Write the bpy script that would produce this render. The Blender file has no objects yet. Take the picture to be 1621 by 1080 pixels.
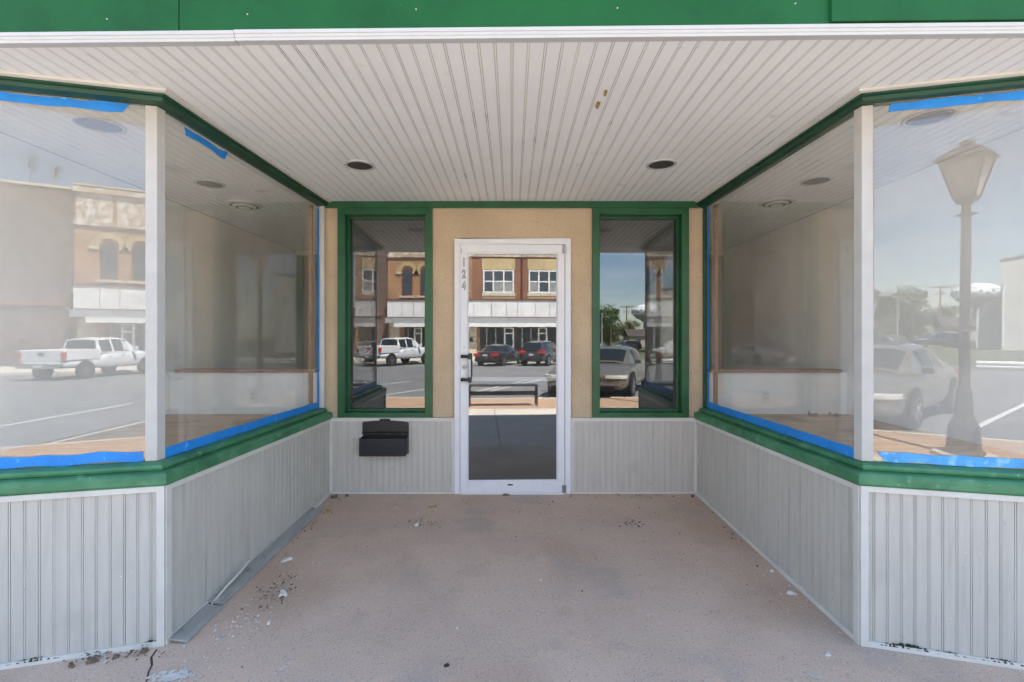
import bpy, bmesh, math, random
from mathutils import Vector, Matrix, noise
R = math.radians
random.seed(7)
scene = bpy.context.scene
COL = scene.collection

# ------------------------------------------------------------------ camera, sky, sun, exposure
cam_d = bpy.data.cameras.new('camera')
cam_d.lens = 16.99; cam_d.sensor_width = 36.0; cam_d.shift_y = -0.0031
cam_d.clip_start = 0.05; cam_d.clip_end = 3000
cam = bpy.data.objects.new('camera', cam_d); COL.objects.link(cam)
cam.location = (0, 0, 1.34); cam.rotation_euler = (R(90), 0, 0)
scene.camera = cam

SUN_EL, SUN_AZ = R(62), R(34)          # azimuth measured from +Y (behind the shop) towards +X
w = bpy.data.worlds.new('World'); scene.world = w; w.use_nodes = True
wn, wl = w.node_tree.nodes, w.node_tree.links
sky = wn.new('ShaderNodeTexSky'); sky.sky_type = 'NISHITA'; sky.sun_disc = False
sky.sun_elevation = SUN_EL; sky.sun_rotation = SUN_AZ
sky.air_density = 1.0; sky.dust_density = 0.3; sky.ozone_density = 2.0
# thin high cloud: a little white mixed into the sky by direction
tc = wn.new('ShaderNodeTexCoord'); mp = wn.new('ShaderNodeMapping'); mp.inputs['Scale'].default_value = (2.0, 2.0, 9.0)
nz = wn.new('ShaderNodeTexNoise'); nz.inputs['Scale'].default_value = 1.6; nz.inputs['Detail'].default_value = 6
cr = wn.new('ShaderNodeValToRGB'); cr.color_ramp.elements[0].position = 0.48; cr.color_ramp.elements[1].position = 0.85
cr.color_ramp.elements[1].color = (.32, .32, .32, 1)
mx = wn.new('ShaderNodeMix'); mx.data_type = 'RGBA'; mx.inputs['B'].default_value = (9.5, 9.8, 10.2, 1)
bg = wn['Background']; bg.inputs['Strength'].default_value = 0.074
wl.new(tc.outputs['Generated'], mp.inputs['Vector']); wl.new(mp.outputs['Vector'], nz.inputs['Vector'])
wl.new(nz.outputs['Fac'], cr.inputs['Fac']); wl.new(cr.outputs['Color'], mx.inputs['Factor'])
wl.new(sky.outputs['Color'], mx.inputs['A']); wl.new(mx.outputs['Result'], bg.inputs['Color'])

sd = bpy.data.lights.new('sun', 'SUN'); sd.energy = 5.0; sd.angle = R(0.53); sd.color = (1, .96, .91)
sun = bpy.data.objects.new('sun', sd); COL.objects.link(sun)
sdir = Vector((math.sin(SUN_AZ) * math.cos(SUN_EL), math.cos(SUN_AZ) * math.cos(SUN_EL), math.sin(SUN_EL)))
sun.rotation_euler = sdir.to_track_quat('Z', 'Y').to_euler()

scene.view_settings.view_transform = 'Standard'; scene.view_settings.look = 'None'
scene.view_settings.exposure = 2.8; scene.view_settings.gamma = 1; scene.view_settings.use_curve_mapping = False
scene.render.engine = 'CYCLES'
scene.cycles.max_bounces = 14; scene.cycles.diffuse_bounces = 6; scene.cycles.glossy_bounces = 8
scene.cycles.transparent_max_bounces = 40; scene.cycles.use_denoising = True
scene.cycles.sample_clamp_indirect = 6

# ------------------------------------------------------------------ materials
def nodes(name):
    m = bpy.data.materials.new(name); m.use_nodes = True
    return m, m.node_tree.nodes, m.node_tree.links, m.node_tree.nodes['Principled BSDF']

def ramp(n, stops):
    r = n.new('ShaderNodeValToRGB'); e = r.color_ramp.elements
    while len(e) < len(stops): e.new(0.5)
    for k, (p, c) in enumerate(stops): e[k].position = p; e[k].color = (*c, 1)
    return r

def mat(name, col, rough=.6, var=.12, scale=6, metal=0, bump=0, bscale=None, spots=None, spec=.5, streak=None, coat=0):
    """flat paint / stone with soft value variation, optional speckles, bump, streaks"""
    m, n, l, p = nodes(name)
    t = n.new('ShaderNodeTexCoord'); vec = t.outputs['Object']
    if streak:
        mpg = n.new('ShaderNodeMapping'); mpg.inputs['Scale'].default_value = streak
        l.new(vec, mpg.inputs['Vector']); v2 = mpg.outputs['Vector']
    else: v2 = vec
    a = n.new('ShaderNodeTexNoise'); a.inputs['Scale'].default_value = scale; a.inputs['Detail'].default_value = 8; a.inputs['Roughness'].default_value = .65
    l.new(v2, a.inputs['Vector'])
    lo = tuple(max(0, c * (1 - var * 1.6)) for c in col); hi = tuple(min(1, c * (1 + var)) for c in col)
    r = ramp(n, [(.25, lo), (.5, col), (.75, hi)]); l.new(a.outputs['Fac'], r.inputs['Fac'])
    out = r.outputs['Color']
    for (sc, thr, c2, wd) in (spots or []):
        b = n.new('ShaderNodeTexNoise'); b.inputs['Scale'].default_value = sc; b.inputs['Detail'].default_value = 3
        l.new(vec, b.inputs['Vector'])
        rr = ramp(n, [(thr, (0, 0, 0)), (min(1, thr + wd), (1, 1, 1))]); l.new(b.outputs['Fac'], rr.inputs['Fac'])
        mm = n.new('ShaderNodeMix'); mm.data_type = 'RGBA'; l.new(rr.outputs['Color'], mm.inputs['Factor'])
        l.new(out, mm.inputs['A']); mm.inputs['B'].default_value = (*c2, 1); out = mm.outputs['Result']
    l.new(out, p.inputs['Base Color'])
    p.inputs['Roughness'].default_value = rough; p.inputs['Metallic'].default_value = metal
    p.inputs['Specular IOR Level'].default_value = spec
    p.inputs['Coat Weight'].default_value = coat
    if bump:
        b = n.new('ShaderNodeTexNoise'); b.inputs['Scale'].default_value = bscale or scale * 8; b.inputs['Detail'].default_value = 4
        l.new(vec, b.inputs['Vector']); bp = n.new('ShaderNodeBump'); bp.inputs['Strength'].default_value = bump; bp.inputs['Distance'].default_value = .01
        l.new(b.outputs['Fac'], bp.inputs['Height']); l.new(bp.outputs['Normal'], p.inputs['Normal'])
    return m

def brick_mat(name, c1, c2, mortar, bw=.22, bh=.075, ms=.012, rough=.85, var=.25):
    m, n, l, p = nodes(name)
    t = n.new('ShaderNodeTexCoord'); s = n.new('ShaderNodeSeparateXYZ'); c = n.new('ShaderNodeCombineXYZ'); ad = n.new('ShaderNodeMath')
    l.new(t.outputs['Object'], s.inputs[0]); l.new(s.outputs['X'], ad.inputs[0]); l.new(s.outputs['Y'], ad.inputs[1])
    l.new(ad.outputs[0], c.inputs['X']); l.new(s.outputs['Z'], c.inputs['Y'])
    b = n.new('ShaderNodeTexBrick'); b.inputs['Scale'].default_value = 1
    b.inputs['Brick Width'].default_value = bw; b.inputs['Row Height'].default_value = bh; b.inputs['Mortar Size'].default_value = ms
    b.inputs['Color1'].default_value = (*c1, 1); b.inputs['Color2'].default_value = (*c2, 1); b.inputs['Mortar'].default_value = (*mortar, 1)
    l.new(c.outputs[0], b.inputs['Vector'])
    a = n.new('ShaderNodeTexNoise'); a.inputs['Scale'].default_value = .6; a.inputs['Detail'].default_value = 6; l.new(t.outputs['Object'], a.inputs['Vector'])
    r = ramp(n, [(.3, (1 - var,) * 3), (.7, (1 + var * .4,) * 3)]); l.new(a.outputs['Fac'], r.inputs['Fac'])
    mm = n.new('ShaderNodeMix'); mm.data_type = 'RGBA'; mm.blend_type = 'MULTIPLY'; mm.inputs['Factor'].default_value = 1
    l.new(b.outputs['Color'], mm.inputs['A']); l.new(r.outputs['Color'], mm.inputs['B']); l.new(mm.outputs['Result'], p.inputs['Base Color'])
    p.inputs['Roughness'].default_value = rough
    return m

def paver_mat(name):
    m, n, l, p = nodes(name)
    t = n.new('ShaderNodeTexCoord'); b = n.new('ShaderNodeTexBrick'); b.inputs['Scale'].default_value = 1
    b.inputs['Brick Width'].default_value = .2; b.inputs['Row Height'].default_value = .1; b.inputs['Mortar Size'].default_value = .004
    b.inputs['Color1'].default_value = (.46, .31, .20, 1); b.inputs['Color2'].default_value = (.38, .245, .155, 1); b.inputs['Mortar'].default_value = (.22, .15, .11, 1)
    l.new(t.outputs['Object'], b.inputs['Vector']); l.new(b.outputs['Color'], p.inputs['Base Color']); p.inputs['Roughness'].default_value = .9
    return m

def wood_mat(name, c1, c2, c3, sx=1.0, sy=14.0):
    m, n, l, p = nodes(name)
    t = n.new('ShaderNodeTexCoord'); mpg = n.new('ShaderNodeMapping'); mpg.inputs['Scale'].default_value = (sx, sy, sy)
    l.new(t.outputs['Object'], mpg.inputs['Vector'])
    a = n.new('ShaderNodeTexNoise'); a.inputs['Scale'].default_value = 1.7; a.inputs['Detail'].default_value = 9; a.inputs['Roughness'].default_value = .6; a.inputs['Distortion'].default_value = 1.2
    l.new(mpg.outputs['Vector'], a.inputs['Vector'])
    r = ramp(n, [(.3, c1), (.5, c2), (.72, c3)]); l.new(a.outputs['Fac'], r.inputs['Fac'])
    b = n.new('ShaderNodeTexNoise'); b.inputs['Scale'].default_value = 2.3; l.new(t.outputs['Object'], b.inputs['Vector'])
    rr = ramp(n, [(.55, (0, 0, 0)), (.68, (.7, .7, .7))]); l.new(b.outputs['Fac'], rr.inputs['Fac'])
    mm = n.new('ShaderNodeMix'); mm.data_type = 'RGBA'; l.new(rr.outputs['Color'], mm.inputs['Factor']); l.new(r.outputs['Color'], mm.inputs['A'])
    mm.inputs['B'].default_value = (c1[0] * .5, c1[1] * .5, c1[2] * .5, 1); l.new(mm.outputs['Result'], p.inputs['Base Color'])
    p.inputs['Roughness'].default_value = .7
    return m

def glass_mat(name, tint=(.93, .95, .94), f0=.043, dirt=.02, dcol=(.6, .6, .58), rough=0.0):
    """window glass: clear transmission plus mirror reflection by Schlick, dust thickened into a painted haze that brightens dark panes"""
    m = bpy.data.materials.new(name); m.use_nodes = True; n, l = m.node_tree.nodes, m.node_tree.links; n.clear()
    o = n.new('ShaderNodeOutputMaterial'); tr = n.new('ShaderNodeBsdfTransparent'); tr.inputs[0].default_value = (*tint, 1)
    gl = n.new('ShaderNodeBsdfGlossy'); gl.inputs['Roughness'].default_value = rough; gl.inputs['Color'].default_value = (1, 1, 1, 1)
    g = n.new('ShaderNodeNewGeometry'); d = n.new('ShaderNodeVectorMath'); d.operation = 'DOT_PRODUCT'
    l.new(g.outputs['Incoming'], d.inputs[0]); l.new(g.outputs['Normal'], d.inputs[1])
    def M(op, a, b=None):
        q = n.new('ShaderNodeMath'); q.operation = op
        for k, v in enumerate((a, b)):
            if v is None: continue
            if isinstance(v, (int, float)): q.inputs[k].default_value = v
            else: l.new(v, q.inputs[k])
        return q.outputs[0]
    c = M('ABSOLUTE', d.outputs['Value']); k = M('POWER', M('SUBTRACT', 1, c), 5)
    F = M('ADD', M('MULTIPLY', k, 1 - f0), f0)
    mx = n.new('ShaderNodeMixShader'); l.new(F, mx.inputs[0]); l.new(tr.outputs[0], mx.inputs[1]); l.new(gl.outputs[0], mx.inputs[2])
    df = n.new('ShaderNodeBsdfDiffuse'); df.inputs[0].default_value = (*dcol, 1)
    t = n.new('ShaderNodeTexCoord'); a = n.new('ShaderNodeTexNoise'); a.inputs['Scale'].default_value = 2.2; a.inputs['Detail'].default_value = 9
    l.new(t.outputs['Object'], a.inputs['Vector']); r = ramp(n, [(.3, (dirt * .4,) * 3), (.75, (dirt * 1.5,) * 3)]); l.new(a.outputs['Fac'], r.inputs['Fac'])
    m2 = n.new('ShaderNodeMixShader'); l.new(r.outputs['Color'], m2.inputs[0]); l.new(mx.outputs[0], m2.inputs[1]); l.new(df.outputs[0], m2.inputs[2])
    l.new(m2.outputs[0], o.inputs['Surface'])
    return m

MT = {}
MT['ceil'] = mat('ceiling_paint', (.89, .885, .855), .55, .03, 2.5, spots=[(5, .70, (.55, .47, .36), .12)])
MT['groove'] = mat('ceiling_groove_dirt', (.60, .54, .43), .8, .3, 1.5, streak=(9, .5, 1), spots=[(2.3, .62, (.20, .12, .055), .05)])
MT['vinyl'] = mat('bulkhead_vinyl', (.515, .48, .42), .55, .10, 3, streak=(9, 9, .7), spots=[(30, .70, (.40, .375, .33), .04), (85, .74, (.80, .78, .73), .02), (3.2, .62, (.47, .44, .38), .12)])
MT['vgroove'] = mat('bulkhead_groove', (.46, .43, .37), .8, .4, 2, streak=(9, 9, .6))
MT['trim'] = mat('offwhite_trim', (.62, .59, .53), .5, .07, 7)
MT['crown'] = mat('white_trim', (.54, .535, .515), .45, .04, 5)
MT['fascia'] = mat('fascia_green', (.010, .098, .023), .55, .22, 2.5, spots=[(2.2, .6, (.016, .12, .035), .2), (70, .76, (.06, .2, .1), .04)], bump=.08, bscale=60, spec=.25)
MT['green'] = mat('frame_green', (.011, .092, .029), .4, .25, 5, spots=[(60, .755, (.45, .5, .45), .03)])
MT['sill'] = mat('sill_green_worn', (.042, .178, .078), .5, .3, 4, streak=(1, 1, 3), spots=[(7, .46, (.075, .24, .115), .2), (16, .62, (.14, .30, .17), .12), (45, .735, (.6, .62, .58), .03)])
MT['dkgreen'] = mat('head_green_shaded', (.008, .058, .026), .45, .3, 4, spots=[(40, .75, (.45, .45, .4), .03)])  # frame green darkened: shade on the side heads put into the colour
MT['stucco'] = mat('tan_stucco', (.56, .425, .275), .9, .11, 2.2, spots=[(70, .60, (.45, .33, .205), .1), (95, .62, (.66, .53, .37), .08), (3, .6, (.50, .38, .25), .15)], bump=.5, bscale=110)
MT['floor'] = mat('aggregate_floor', (.585, .425, .31), .85, .12, 1.3, spots=[(.9, .52, (.50, .345, .235), .12), (1.9, .56, (.455, .355, .275), .12), (4.5, .60, (.46, .34, .245), .2), (110, .60, (.34, .26, .215), .07), (170, .60, (.62, .53, .47), .06), (240, .66, (.80, .75, .70), .04), (70, .72, (.17, .13, .11), .03)], bump=.3, bscale=260)
MT['conc'] = mat('sidewalk_concrete', (.54, .49, .42), .9, .10, 1.5, spots=[(120, .62, (.25, .24, .23), .1)])
MT['kerb'] = mat('kerb_concrete', (.50, .46, .40), .9, .14, 2)
MT['pave'] = paver_mat('brick_pavers')
MT['asph'] = mat('asphalt', (.15, .15, .152), .9, .15, .35, spots=[(60, .62, (.2, .2, .2), .1)])
MT['line'] = mat('road_paint', (.60, .60, .58), .8, .15, 4)
MT['grass'] = mat('grass_ground', (.085, .10, .045), 1, .3, .3)
MT['alum'] = mat('painted_aluminium', (.76, .76, .77), .35, .04, 6, spots=[(110, .76, (.45, .43, .4), .03)])
MT['steel'] = mat('steel', (.45, .45, .46), .3, .1, 20, metal=1)
MT['black'] = mat('black_plastic', (.012, .012, .013), .4, .2, 8)
MT['mailbox'] = mat('mailbox_metal', (.008, .010, .015), .42, .25, 9, bump=.1, bscale=40)
MT['tape'] = mat('blue_masking_tape', (.014, .235, .68), .6, .16, 9, spots=[(26, .66, (.10, .40, .82), .06)], bump=.15, bscale=60)
MT['tape_pale'] = mat('blue_masking_tape_torn', (.09, .37, .76), .65, .2, 9, spots=[(20, .55, (.26, .54, .85), .1)], bump=.2, bscale=60)
MT['post'] = mat('post_paint', (.51, .485, .44), .5, .07, 8)
MT['plaster'] = mat('display_wall_paint', (.84, .78, .67), .75, .06, 1.2)
MT['lowwall'] = mat('white_display_wall', (.84, .82, .78), .7, .05, 2)
MT['dim'] = mat('shop_wall', (.44, .40, .34), .85, .15, 1)
MT['dimfloor'] = mat('shop_floor', (.36, .33, .29), .6, .2, 1.5)
MT['ply'] = wood_mat('plywood', (.38, .235, .13), (.53, .35, .20), (.63, .45, .28))
MT['ply2'] = wood_mat('pine_board', (.33, .19, .09), (.55, .35, .18), (.66, .46, .27), 1.2, 10)
MT['rawwood'] = wood_mat('raw_wood', (.16, .065, .03), (.27, .12, .06), (.36, .18, .10))
MT['glass'] = glass_mat('display_glass', (.985, .99, .985), .052, .08, (.74, .68, .59))  # cream dust film, raised so its haze stands in for a brighter interior
MT['glass_front'] = glass_mat('display_glass_front', (.985, .99, .985), .058, .115, (.72, .67, .59))  # dust film plus painted haze in place of the bright wall behind
MT['glass_dark'] = glass_mat('back_glass', (.62, .63, .62), .095, .02, (.55, .54, .51))
MT['glass_door'] = glass_mat('door_glass', (.80, .81, .80), .11, .034, (.55, .54, .51))  # dust raised as a grey haze to lift the dark lower glass
MT['lightin'] = mat('can_baffle', (.06, .05, .04), .5, .1, 10)
MT['lens'] = mat('can_lens_sky_blue', (.02, .06, .19), .2, .1, 10)  # blue of the reflected sky painted into the lens colour
MT['chip'] = mat('paint_chip', (.62, .59, .53), .7, .2, 30)
MT['leaf'] = mat('dead_leaf', (.16, .11, .07), .9, .35, 30)
MT['moss'] = mat('moss', (.045, .042, .018), 1, .5, 40)
MT['old_board'] = mat('weathered_trim_board', (.33, .32, .285), .7, .18, 4, streak=(6, 1, 6), spots=[(9, .62, (.20, .19, .16), .1)])
MT['crack'] = mat('crack_dirt', (.05, .04, .03), 1, .4, 20)
MT['outlet'] = mat('outlet_plastic', (.78, .77, .73), .35, .03, 5)
MT['dial'] = mat('number_face', (.66, .66, .66), .5, .1, 20)
MT['dialedge'] = mat('number_edge', (.12, .12, .13), .5, .1, 20)
MT['rust'] = mat('rusty_lump', (.36, .24, .10), .9, .5, 60)
MT['bricko'] = brick_mat('orange_brick', (.44, .215, .09), (.36, .155, .06), (.34, .26, .18))
MT['brickr'] = brick_mat('red_brick', (.30, .105, .045), (.25, .08, .035), (.24, .16, .11))
MT['bricky'] = brick_mat('buff_brick', (.60, .44, .21), (.54, .38, .17), (.5, .4, .25))
MT['brickd'] = brick_mat('dark_brick', (.155, .10, .078), (.125, .078, .06), (.16, .12, .1))
MT['signw'] = mat('white_sign_panel', (.72, .71, .69), .6, .12, 1.5, spots=[(9, .69, (.25, .22, .2), .02), (1.6, .64, (.55, .45, .36), .1)])
MT['metalgrey'] = mat('grey_sheet_metal', (.34, .35, .36), .5, .15, 2)
MT['winwhite'] = mat('white_window_frame', (.74, .73, .71), .5, .06, 4)
MT['wineglass'] = mat('far_window_glass', (.045, .055, .065), .08, .2, 1, spec=.8)
MT['blindglass'] = mat('far_window_blind', (.30, .30, .28), .3, .15, 2)
MT['winred'] = mat('dark_red_frame', (.16, .05, .035), .6, .2, 5)
MT['shopdark'] = mat('dark_shopfront', (.025, .025, .026), .3, .3, 2)
MT['stonetrim'] = mat('limestone_trim', (.56, .48, .37), .8, .15, 4)
MT['oldplaster'] = mat('peeling_parapet', (.46, .36, .26), .9, .3, 2.5, spots=[(2.2, .50, (.68, .62, .54), .05)])
MT['greyblock'] = mat('pale_block_wall', (.50, .485, .45), .9, .08, .8)
MT['roof'] = mat('dark_shingle', (.07, .055, .05), .9, .2, 3)
MT['housew'] = mat('house_siding', (.45, .38, .30), .8, .1, 2)
MT['trunk'] = mat('bark', (.09, .065, .045), 1, .3, 6)
MT['pole'] = mat('utility_pole_wood', (.26, .145, .08), .95, .2, 4)
MT['polegrey'] = mat('pale_pole', (.42, .42, .41), .6, .1, 4)
MT['tank'] = mat('tank_white', (.78, .79, .80), .5, .05, .05)
MT['tankdot'] = mat('tank_dots', (.12, .12, .14), .6, .1, 1)
MT['lampmetal'] = mat('lamp_bronze', (.045, .034, .027), .45, .25, 12)
MT['lampglass'] = mat('lamp_frosted_panel', (.55, .52, .45), .35, .08, 6)
MT['benchblk'] = mat('bench_black', (.016, .016, .018), .3, .2, 8)
MT['tyre'] = mat('tyre_rubber', (.016, .016, .017), .85, .2, 20)
MT['rim'] = mat('alloy_rim', (.42, .42, .43), .3, .1, 20, metal=.8)
MT['carglass'] = mat('car_glass', (.012, .016, .018), .04, .2, 2, spec=.9)
MT['hlamp'] = mat('headlamp_lens', (.66, .66, .62), .08, .1, 30, spec=.8)
MT['tlamp'] = mat('tail_lamp', (.50, .015, .015), .15, .2, 20, spec=.8)
MT['plate'] = mat('licence_plate', (.62, .62, .62), .5, .05, 30)
MT['under'] = mat('car_underside', (.01, .01, .01), .9, .1, 5)
MT['chrome'] = mat('chrome', (.6, .6, .6), .12, .05, 10, metal=1)
def paint(name, c, metal=.35): return mat(name, c, .28, .04, 2, metal=metal, coat=.8)
P_WHITE = paint('car_white', (.72, .72, .72), 0); P_BLACK = paint('car_black', (.010, .010, .014), 0)
P_GREY = paint('car_dark_grey', (.045, .048, .055)); P_BEIGE = paint('car_champagne', (.20, .175, .14), .4)
P_SILVER = paint('car_silver', (.46, .47, .48), .5); P_NAVY = paint('car_navy', (.02, .028, .05), .2)

def leaf_mat(name, a, b):
    m, n, l, p = nodes(name)
    t = n.new('ShaderNodeTexCoord'); q = n.new('ShaderNodeTexNoise'); q.inputs['Scale'].default_value = 1.3; q.inputs['Detail'].default_value = 4
    l.new(t.outputs['Object'], q.inputs['Vector']); r = ramp(n, [(.35, a), (.65, b)]); l.new(q.outputs['Fac'], r.inputs['Fac'])
    l.new(r.outputs['Color'], p.inputs['Base Color']); p.inputs['Roughness'].default_value = .7
    return m
MT['leaves'] = leaf_mat('leaves', (.035, .075, .018), (.085, .14, .035))
MT['leaves2'] = leaf_mat('leaves_light', (.06, .10, .025), (.12, .17, .05))

# ------------------------------------------------------------------ mesh helpers
class MB:
    def __init__(s): s.v, s.f, s.m = [], [], []
    def face(s, pts, mi=0):
        k = len(s.v); s.v += [tuple(p) for p in pts]; s.f.append(tuple(range(k, k + len(pts)))); s.m.append(mi); return s
    def raw(s, vs, fs, mi=0):
        k = len(s.v); s.v += [tuple(p) for p in vs]
        for f in fs: s.f.append(tuple(k + i for i in f)); s.m.append(mi)
        return s
    def box(s, x0, x1, y0, y1, z0, z1, mi=0):
        vs = [(x, y, z) for z in (z0, z1) for y in (y0, y1) for x in (x0, x1)]
        return s.raw(vs, [(0, 2, 3, 1), (4, 5, 7, 6), (0, 1, 5, 4), (2, 6, 7, 3), (0, 4, 6, 2), (1, 3, 7, 5)], mi)
    def hexa(s, lo, hi, mi=0):       # two loops of four points
        return s.raw(list(lo) + list(hi), [(3, 2, 1, 0), (4, 5, 6, 7), (0, 1, 5, 4), (1, 2, 6, 5), (2, 3, 7, 6), (3, 0, 4, 7)], mi)
    def prism(s, poly, z0, z1, mi=0):
        n = len(poly); vs = [(x, y, z0) for x, y in poly] + [(x, y, z1) for x, y in poly]
        return s.raw(vs, [tuple(range(n - 1, -1, -1)), tuple(range(n, 2 * n))] + [(i, (i + 1) % n, n + (i + 1) % n, n + i) for i in range(n)], mi)
    def slab(s, poly, y0, y1, mi=0):  # polygon in xz, extruded in y
        n = len(poly); vs = [(x, y0, z) for x, z in poly] + [(x, y1, z) for x, z in poly]
        return s.raw(vs, [tuple(range(n)), tuple(range(2 * n - 1, n - 1, -1))] + [(i, n + i, n + (i + 1) % n, (i + 1) % n) for i in range(n)], mi)
    def tube(s, pts, rad, seg=8, mi=0, cap=True):
        pts = [Vector(p) for p in pts]; rs = rad if isinstance(rad, (list, tuple)) else [rad] * len(pts); rings = []
        for i, p in enumerate(pts):
            d = (pts[min(i + 1, len(pts) - 1)] - pts[max(i - 1, 0)]).normalized()
            u = d.cross(Vector((0, 0, 1)) if abs(d.z) < .9 else Vector((1, 0, 0))).normalized(); q = d.cross(u)
            rings.append([p + (u * math.cos(2 * math.pi * k / seg) + q * math.sin(2 * math.pi * k / seg)) * rs[i] for k in range(seg)])
        vs = [v for r in rings for v in r]; fs = []
        for i in range(len(pts) - 1):
            for k in range(seg): a = i * seg + k; b = i * seg + (k + 1) % seg; fs.append((a, b, b + seg, a + seg))
        if cap: fs.append(tuple(range(seg - 1, -1, -1))); fs.append(tuple(len(vs) - seg + k for k in range(seg)))
        return s.raw(vs, fs, mi)
    def lathe(s, prof, cx=0, cy=0, seg=24, mi=0, sq=False):
        vs, fs = [], []
        for r, z in prof:
            for k in range(seg):
                a = 2 * math.pi * (k + (.5 if sq else 0)) / seg; vs.append((cx + r * math.cos(a), cy + r * math.sin(a), z))
        for i in range(len(prof) - 1):
            for k in range(seg): a = i * seg + k; b = i * seg + (k + 1) % seg; fs.append((a, b, b + seg, a + seg))
        fs.append(tuple(range(seg - 1, -1, -1))); fs.append(tuple(len(vs) - seg + k for k in range(seg)))
        return s.raw(vs, fs, mi)
    def sweep(s, path, prof, side, mi=0):
        """path: list of (x,y); prof: closed list of (offset towards the display, z); mitred corners"""
        P = [Vector(p) for p in path]; N = []
        for i in range(len(P) - 1):
            t = (P[i + 1] - P[i]).normalized(); N.append(Vector((t.y, -t.x)) * side)
        rows = []
        for i, p in enumerate(P):
            if i == 0: mvec = N[0]
            elif i == len(P) - 1: mvec = N[-1]
            else:
                b = (N[i - 1] + N[i]).normalized(); mvec = b / b.dot(N[i])
            rows.append([(p.x + mvec.x * d, p.y + mvec.y * d, z) for d, z in prof])
        n = len(prof); vs = [v for r in rows for v in r]; fs = []
        for i in range(len(P) - 1):
            for k in range(n): a = i * n + k; b = i * n + (k + 1) % n; fs.append((a, b, b + n, a + n))
        fs.append(tuple(range(n - 1, -1, -1))); fs.append(tuple(len(vs) - n + k for k in range(n)))
        return s.raw(vs, fs, mi)
    def build(s, name, mats, parent=None, smooth=False, bevel=0, sub=0, loc=None, rot=None, auto=None):
        me = bpy.data.meshes.new(name); me.from_pydata(s.v, [], s.f)
        for m in (mats if isinstance(mats, (list, tuple)) else [mats]): me.materials.append(MT[m] if isinstance(m, str) else m)
        me.polygons.foreach_set('material_index', s.m)
        bm = bmesh.new(); bm.from_mesh(me); bmesh.ops.remove_doubles(bm, verts=bm.verts, dist=1e-5)
        bmesh.ops.recalc_face_normals(bm, faces=bm.faces); bm.to_mesh(me); bm.free()
        if smooth: me.polygons.foreach_set('use_smooth', [True] * len(me.polygons))
        me.update(); o = bpy.data.objects.new(name, me); COL.objects.link(o)
        if parent: o.parent = parent
        if loc: o.location = loc
        if rot: o.rotation_euler = rot
        if bevel:
            b = o.modifiers.new('bevel', 'BEVEL'); b.width = bevel; b.segments = 2; b.limit_method = 'ANGLE'; b.angle_limit = R(40)
        if sub:
            b = o.modifiers.new('subsurf', 'SUBSURF'); b.levels = b.render_levels = sub
        return o

def tag(o, label=None, cat=None, group=None, kind=None):
    for k, v in (('label', label), ('category', cat), ('group', group), ('kind', kind)):
        if v: o[k] = v
    return o
def thing(name, label, cat, loc=(0, 0, 0), rz=0, group=None):
    o = bpy.data.objects.new(name, None); COL.objects.link(o); o.location = loc; o.rotation_euler = (0, 0, rz); o.empty_display_size = .2
    return tag(o, label, cat, group)
def copy_thing(src, loc, rz, label):
    r = src.copy(); COL.objects.link(r); r.location = loc; r.rotation_euler = (0, 0, rz); r['label'] = label
    for ch in list(src.children):
        c = ch.copy(); COL.objects.link(c); c.parent = r
        for g in ch.children:
            d = g.copy(); COL.objects.link(d); d.parent = c
    return r
def flatten(poly, z=0): return [(x, y, z) for x, y in poly]

# ------------------------------------------------------------------ ground levels
def zf(y):                                   # entry floor falls towards the street
    return -.0581 * (4.18 - y)
def zs(y):                                   # sidewalk
    return -.141 - .016 * (1.75 - y)
def zr(y): return -.36 - .0092 * (-4.4 - y)  # roadway
KERB = -4.4

b = MB(); b.face([(-1500, -2500, -1.0), (1500, -2500, -1.0), (1500, -60, -.75), (-1500, -60, -.75)])
b.face([(-1500, -60, -.75), (1500, -60, -.75), (1500, -28.7, -.66), (-1500, -28.7, -.66)])
b.face([(-1500, -28.7, -.66), (1500, -28.7, -.66), (1500, 60, -.66), (-1500, 60, -.66)])
tag(b.build('ground', 'grass'), kind='structure')
b = MB(); b.face([(-2.95, 1.75, zf(1.75)), (2.95, 1.75, zf(1.75)), (2.95, 4.34, zf(4.34)), (-2.95, 4.34, zf(4.34))])
tag(b.build('entry_floor', 'floor'), kind='structure')
b = MB()
for x0 in range(-60, 60, 2):
    b.face([(x0 + .006, -2.2, zs(-2.2)), (x0 + 1.994, -2.2, zs(-2.2)), (x0 + 1.994, 1.744, zs(1.75)), (x0 + .006, 1.744, zs(1.75))])
tag(b.build('sidewalk', 'conc'), kind='structure')
b = MB(); b.face([(-60, -2.2, zs(-2.2) - .006), (60, -2.2, zs(-2.2) - .006), (60, 1.75, zs(1.75) - .006), (-60, 1.75, zs(1.75) - .006)])
tag(b.build('sidewalk_joint', 'crack'), kind='structure')
b = MB(); b.face([(-60, -4.25, zs(-4.25)), (60, -4.25, zs(-4.25)), (60, -2.206, zs(-2.2)), (-60, -2.206, zs(-2.2))])
tag(b.build('brick_pavement', 'pave'), kind='structure')
b = MB()
for x0 in range(-60, 60, 3):
    b.hexa([(x0 + .005, -4.4, -.42), (x0 + 2.995, -4.4, -.42), (x0 + 2.995, -4.252, -.42), (x0 + .005, -4.252, -.42)],
           [(x0 + .005, -4.385, zs(-4.3)), (x0 + 2.995, -4.385, zs(-4.3)), (x0 + 2.995, -4.252, zs(-4.3) + .004), (x0 + .005, -4.252, zs(-4.3) + .004)])
tag(b.build('kerb', 'kerb', bevel=.012), kind='structure')
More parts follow.
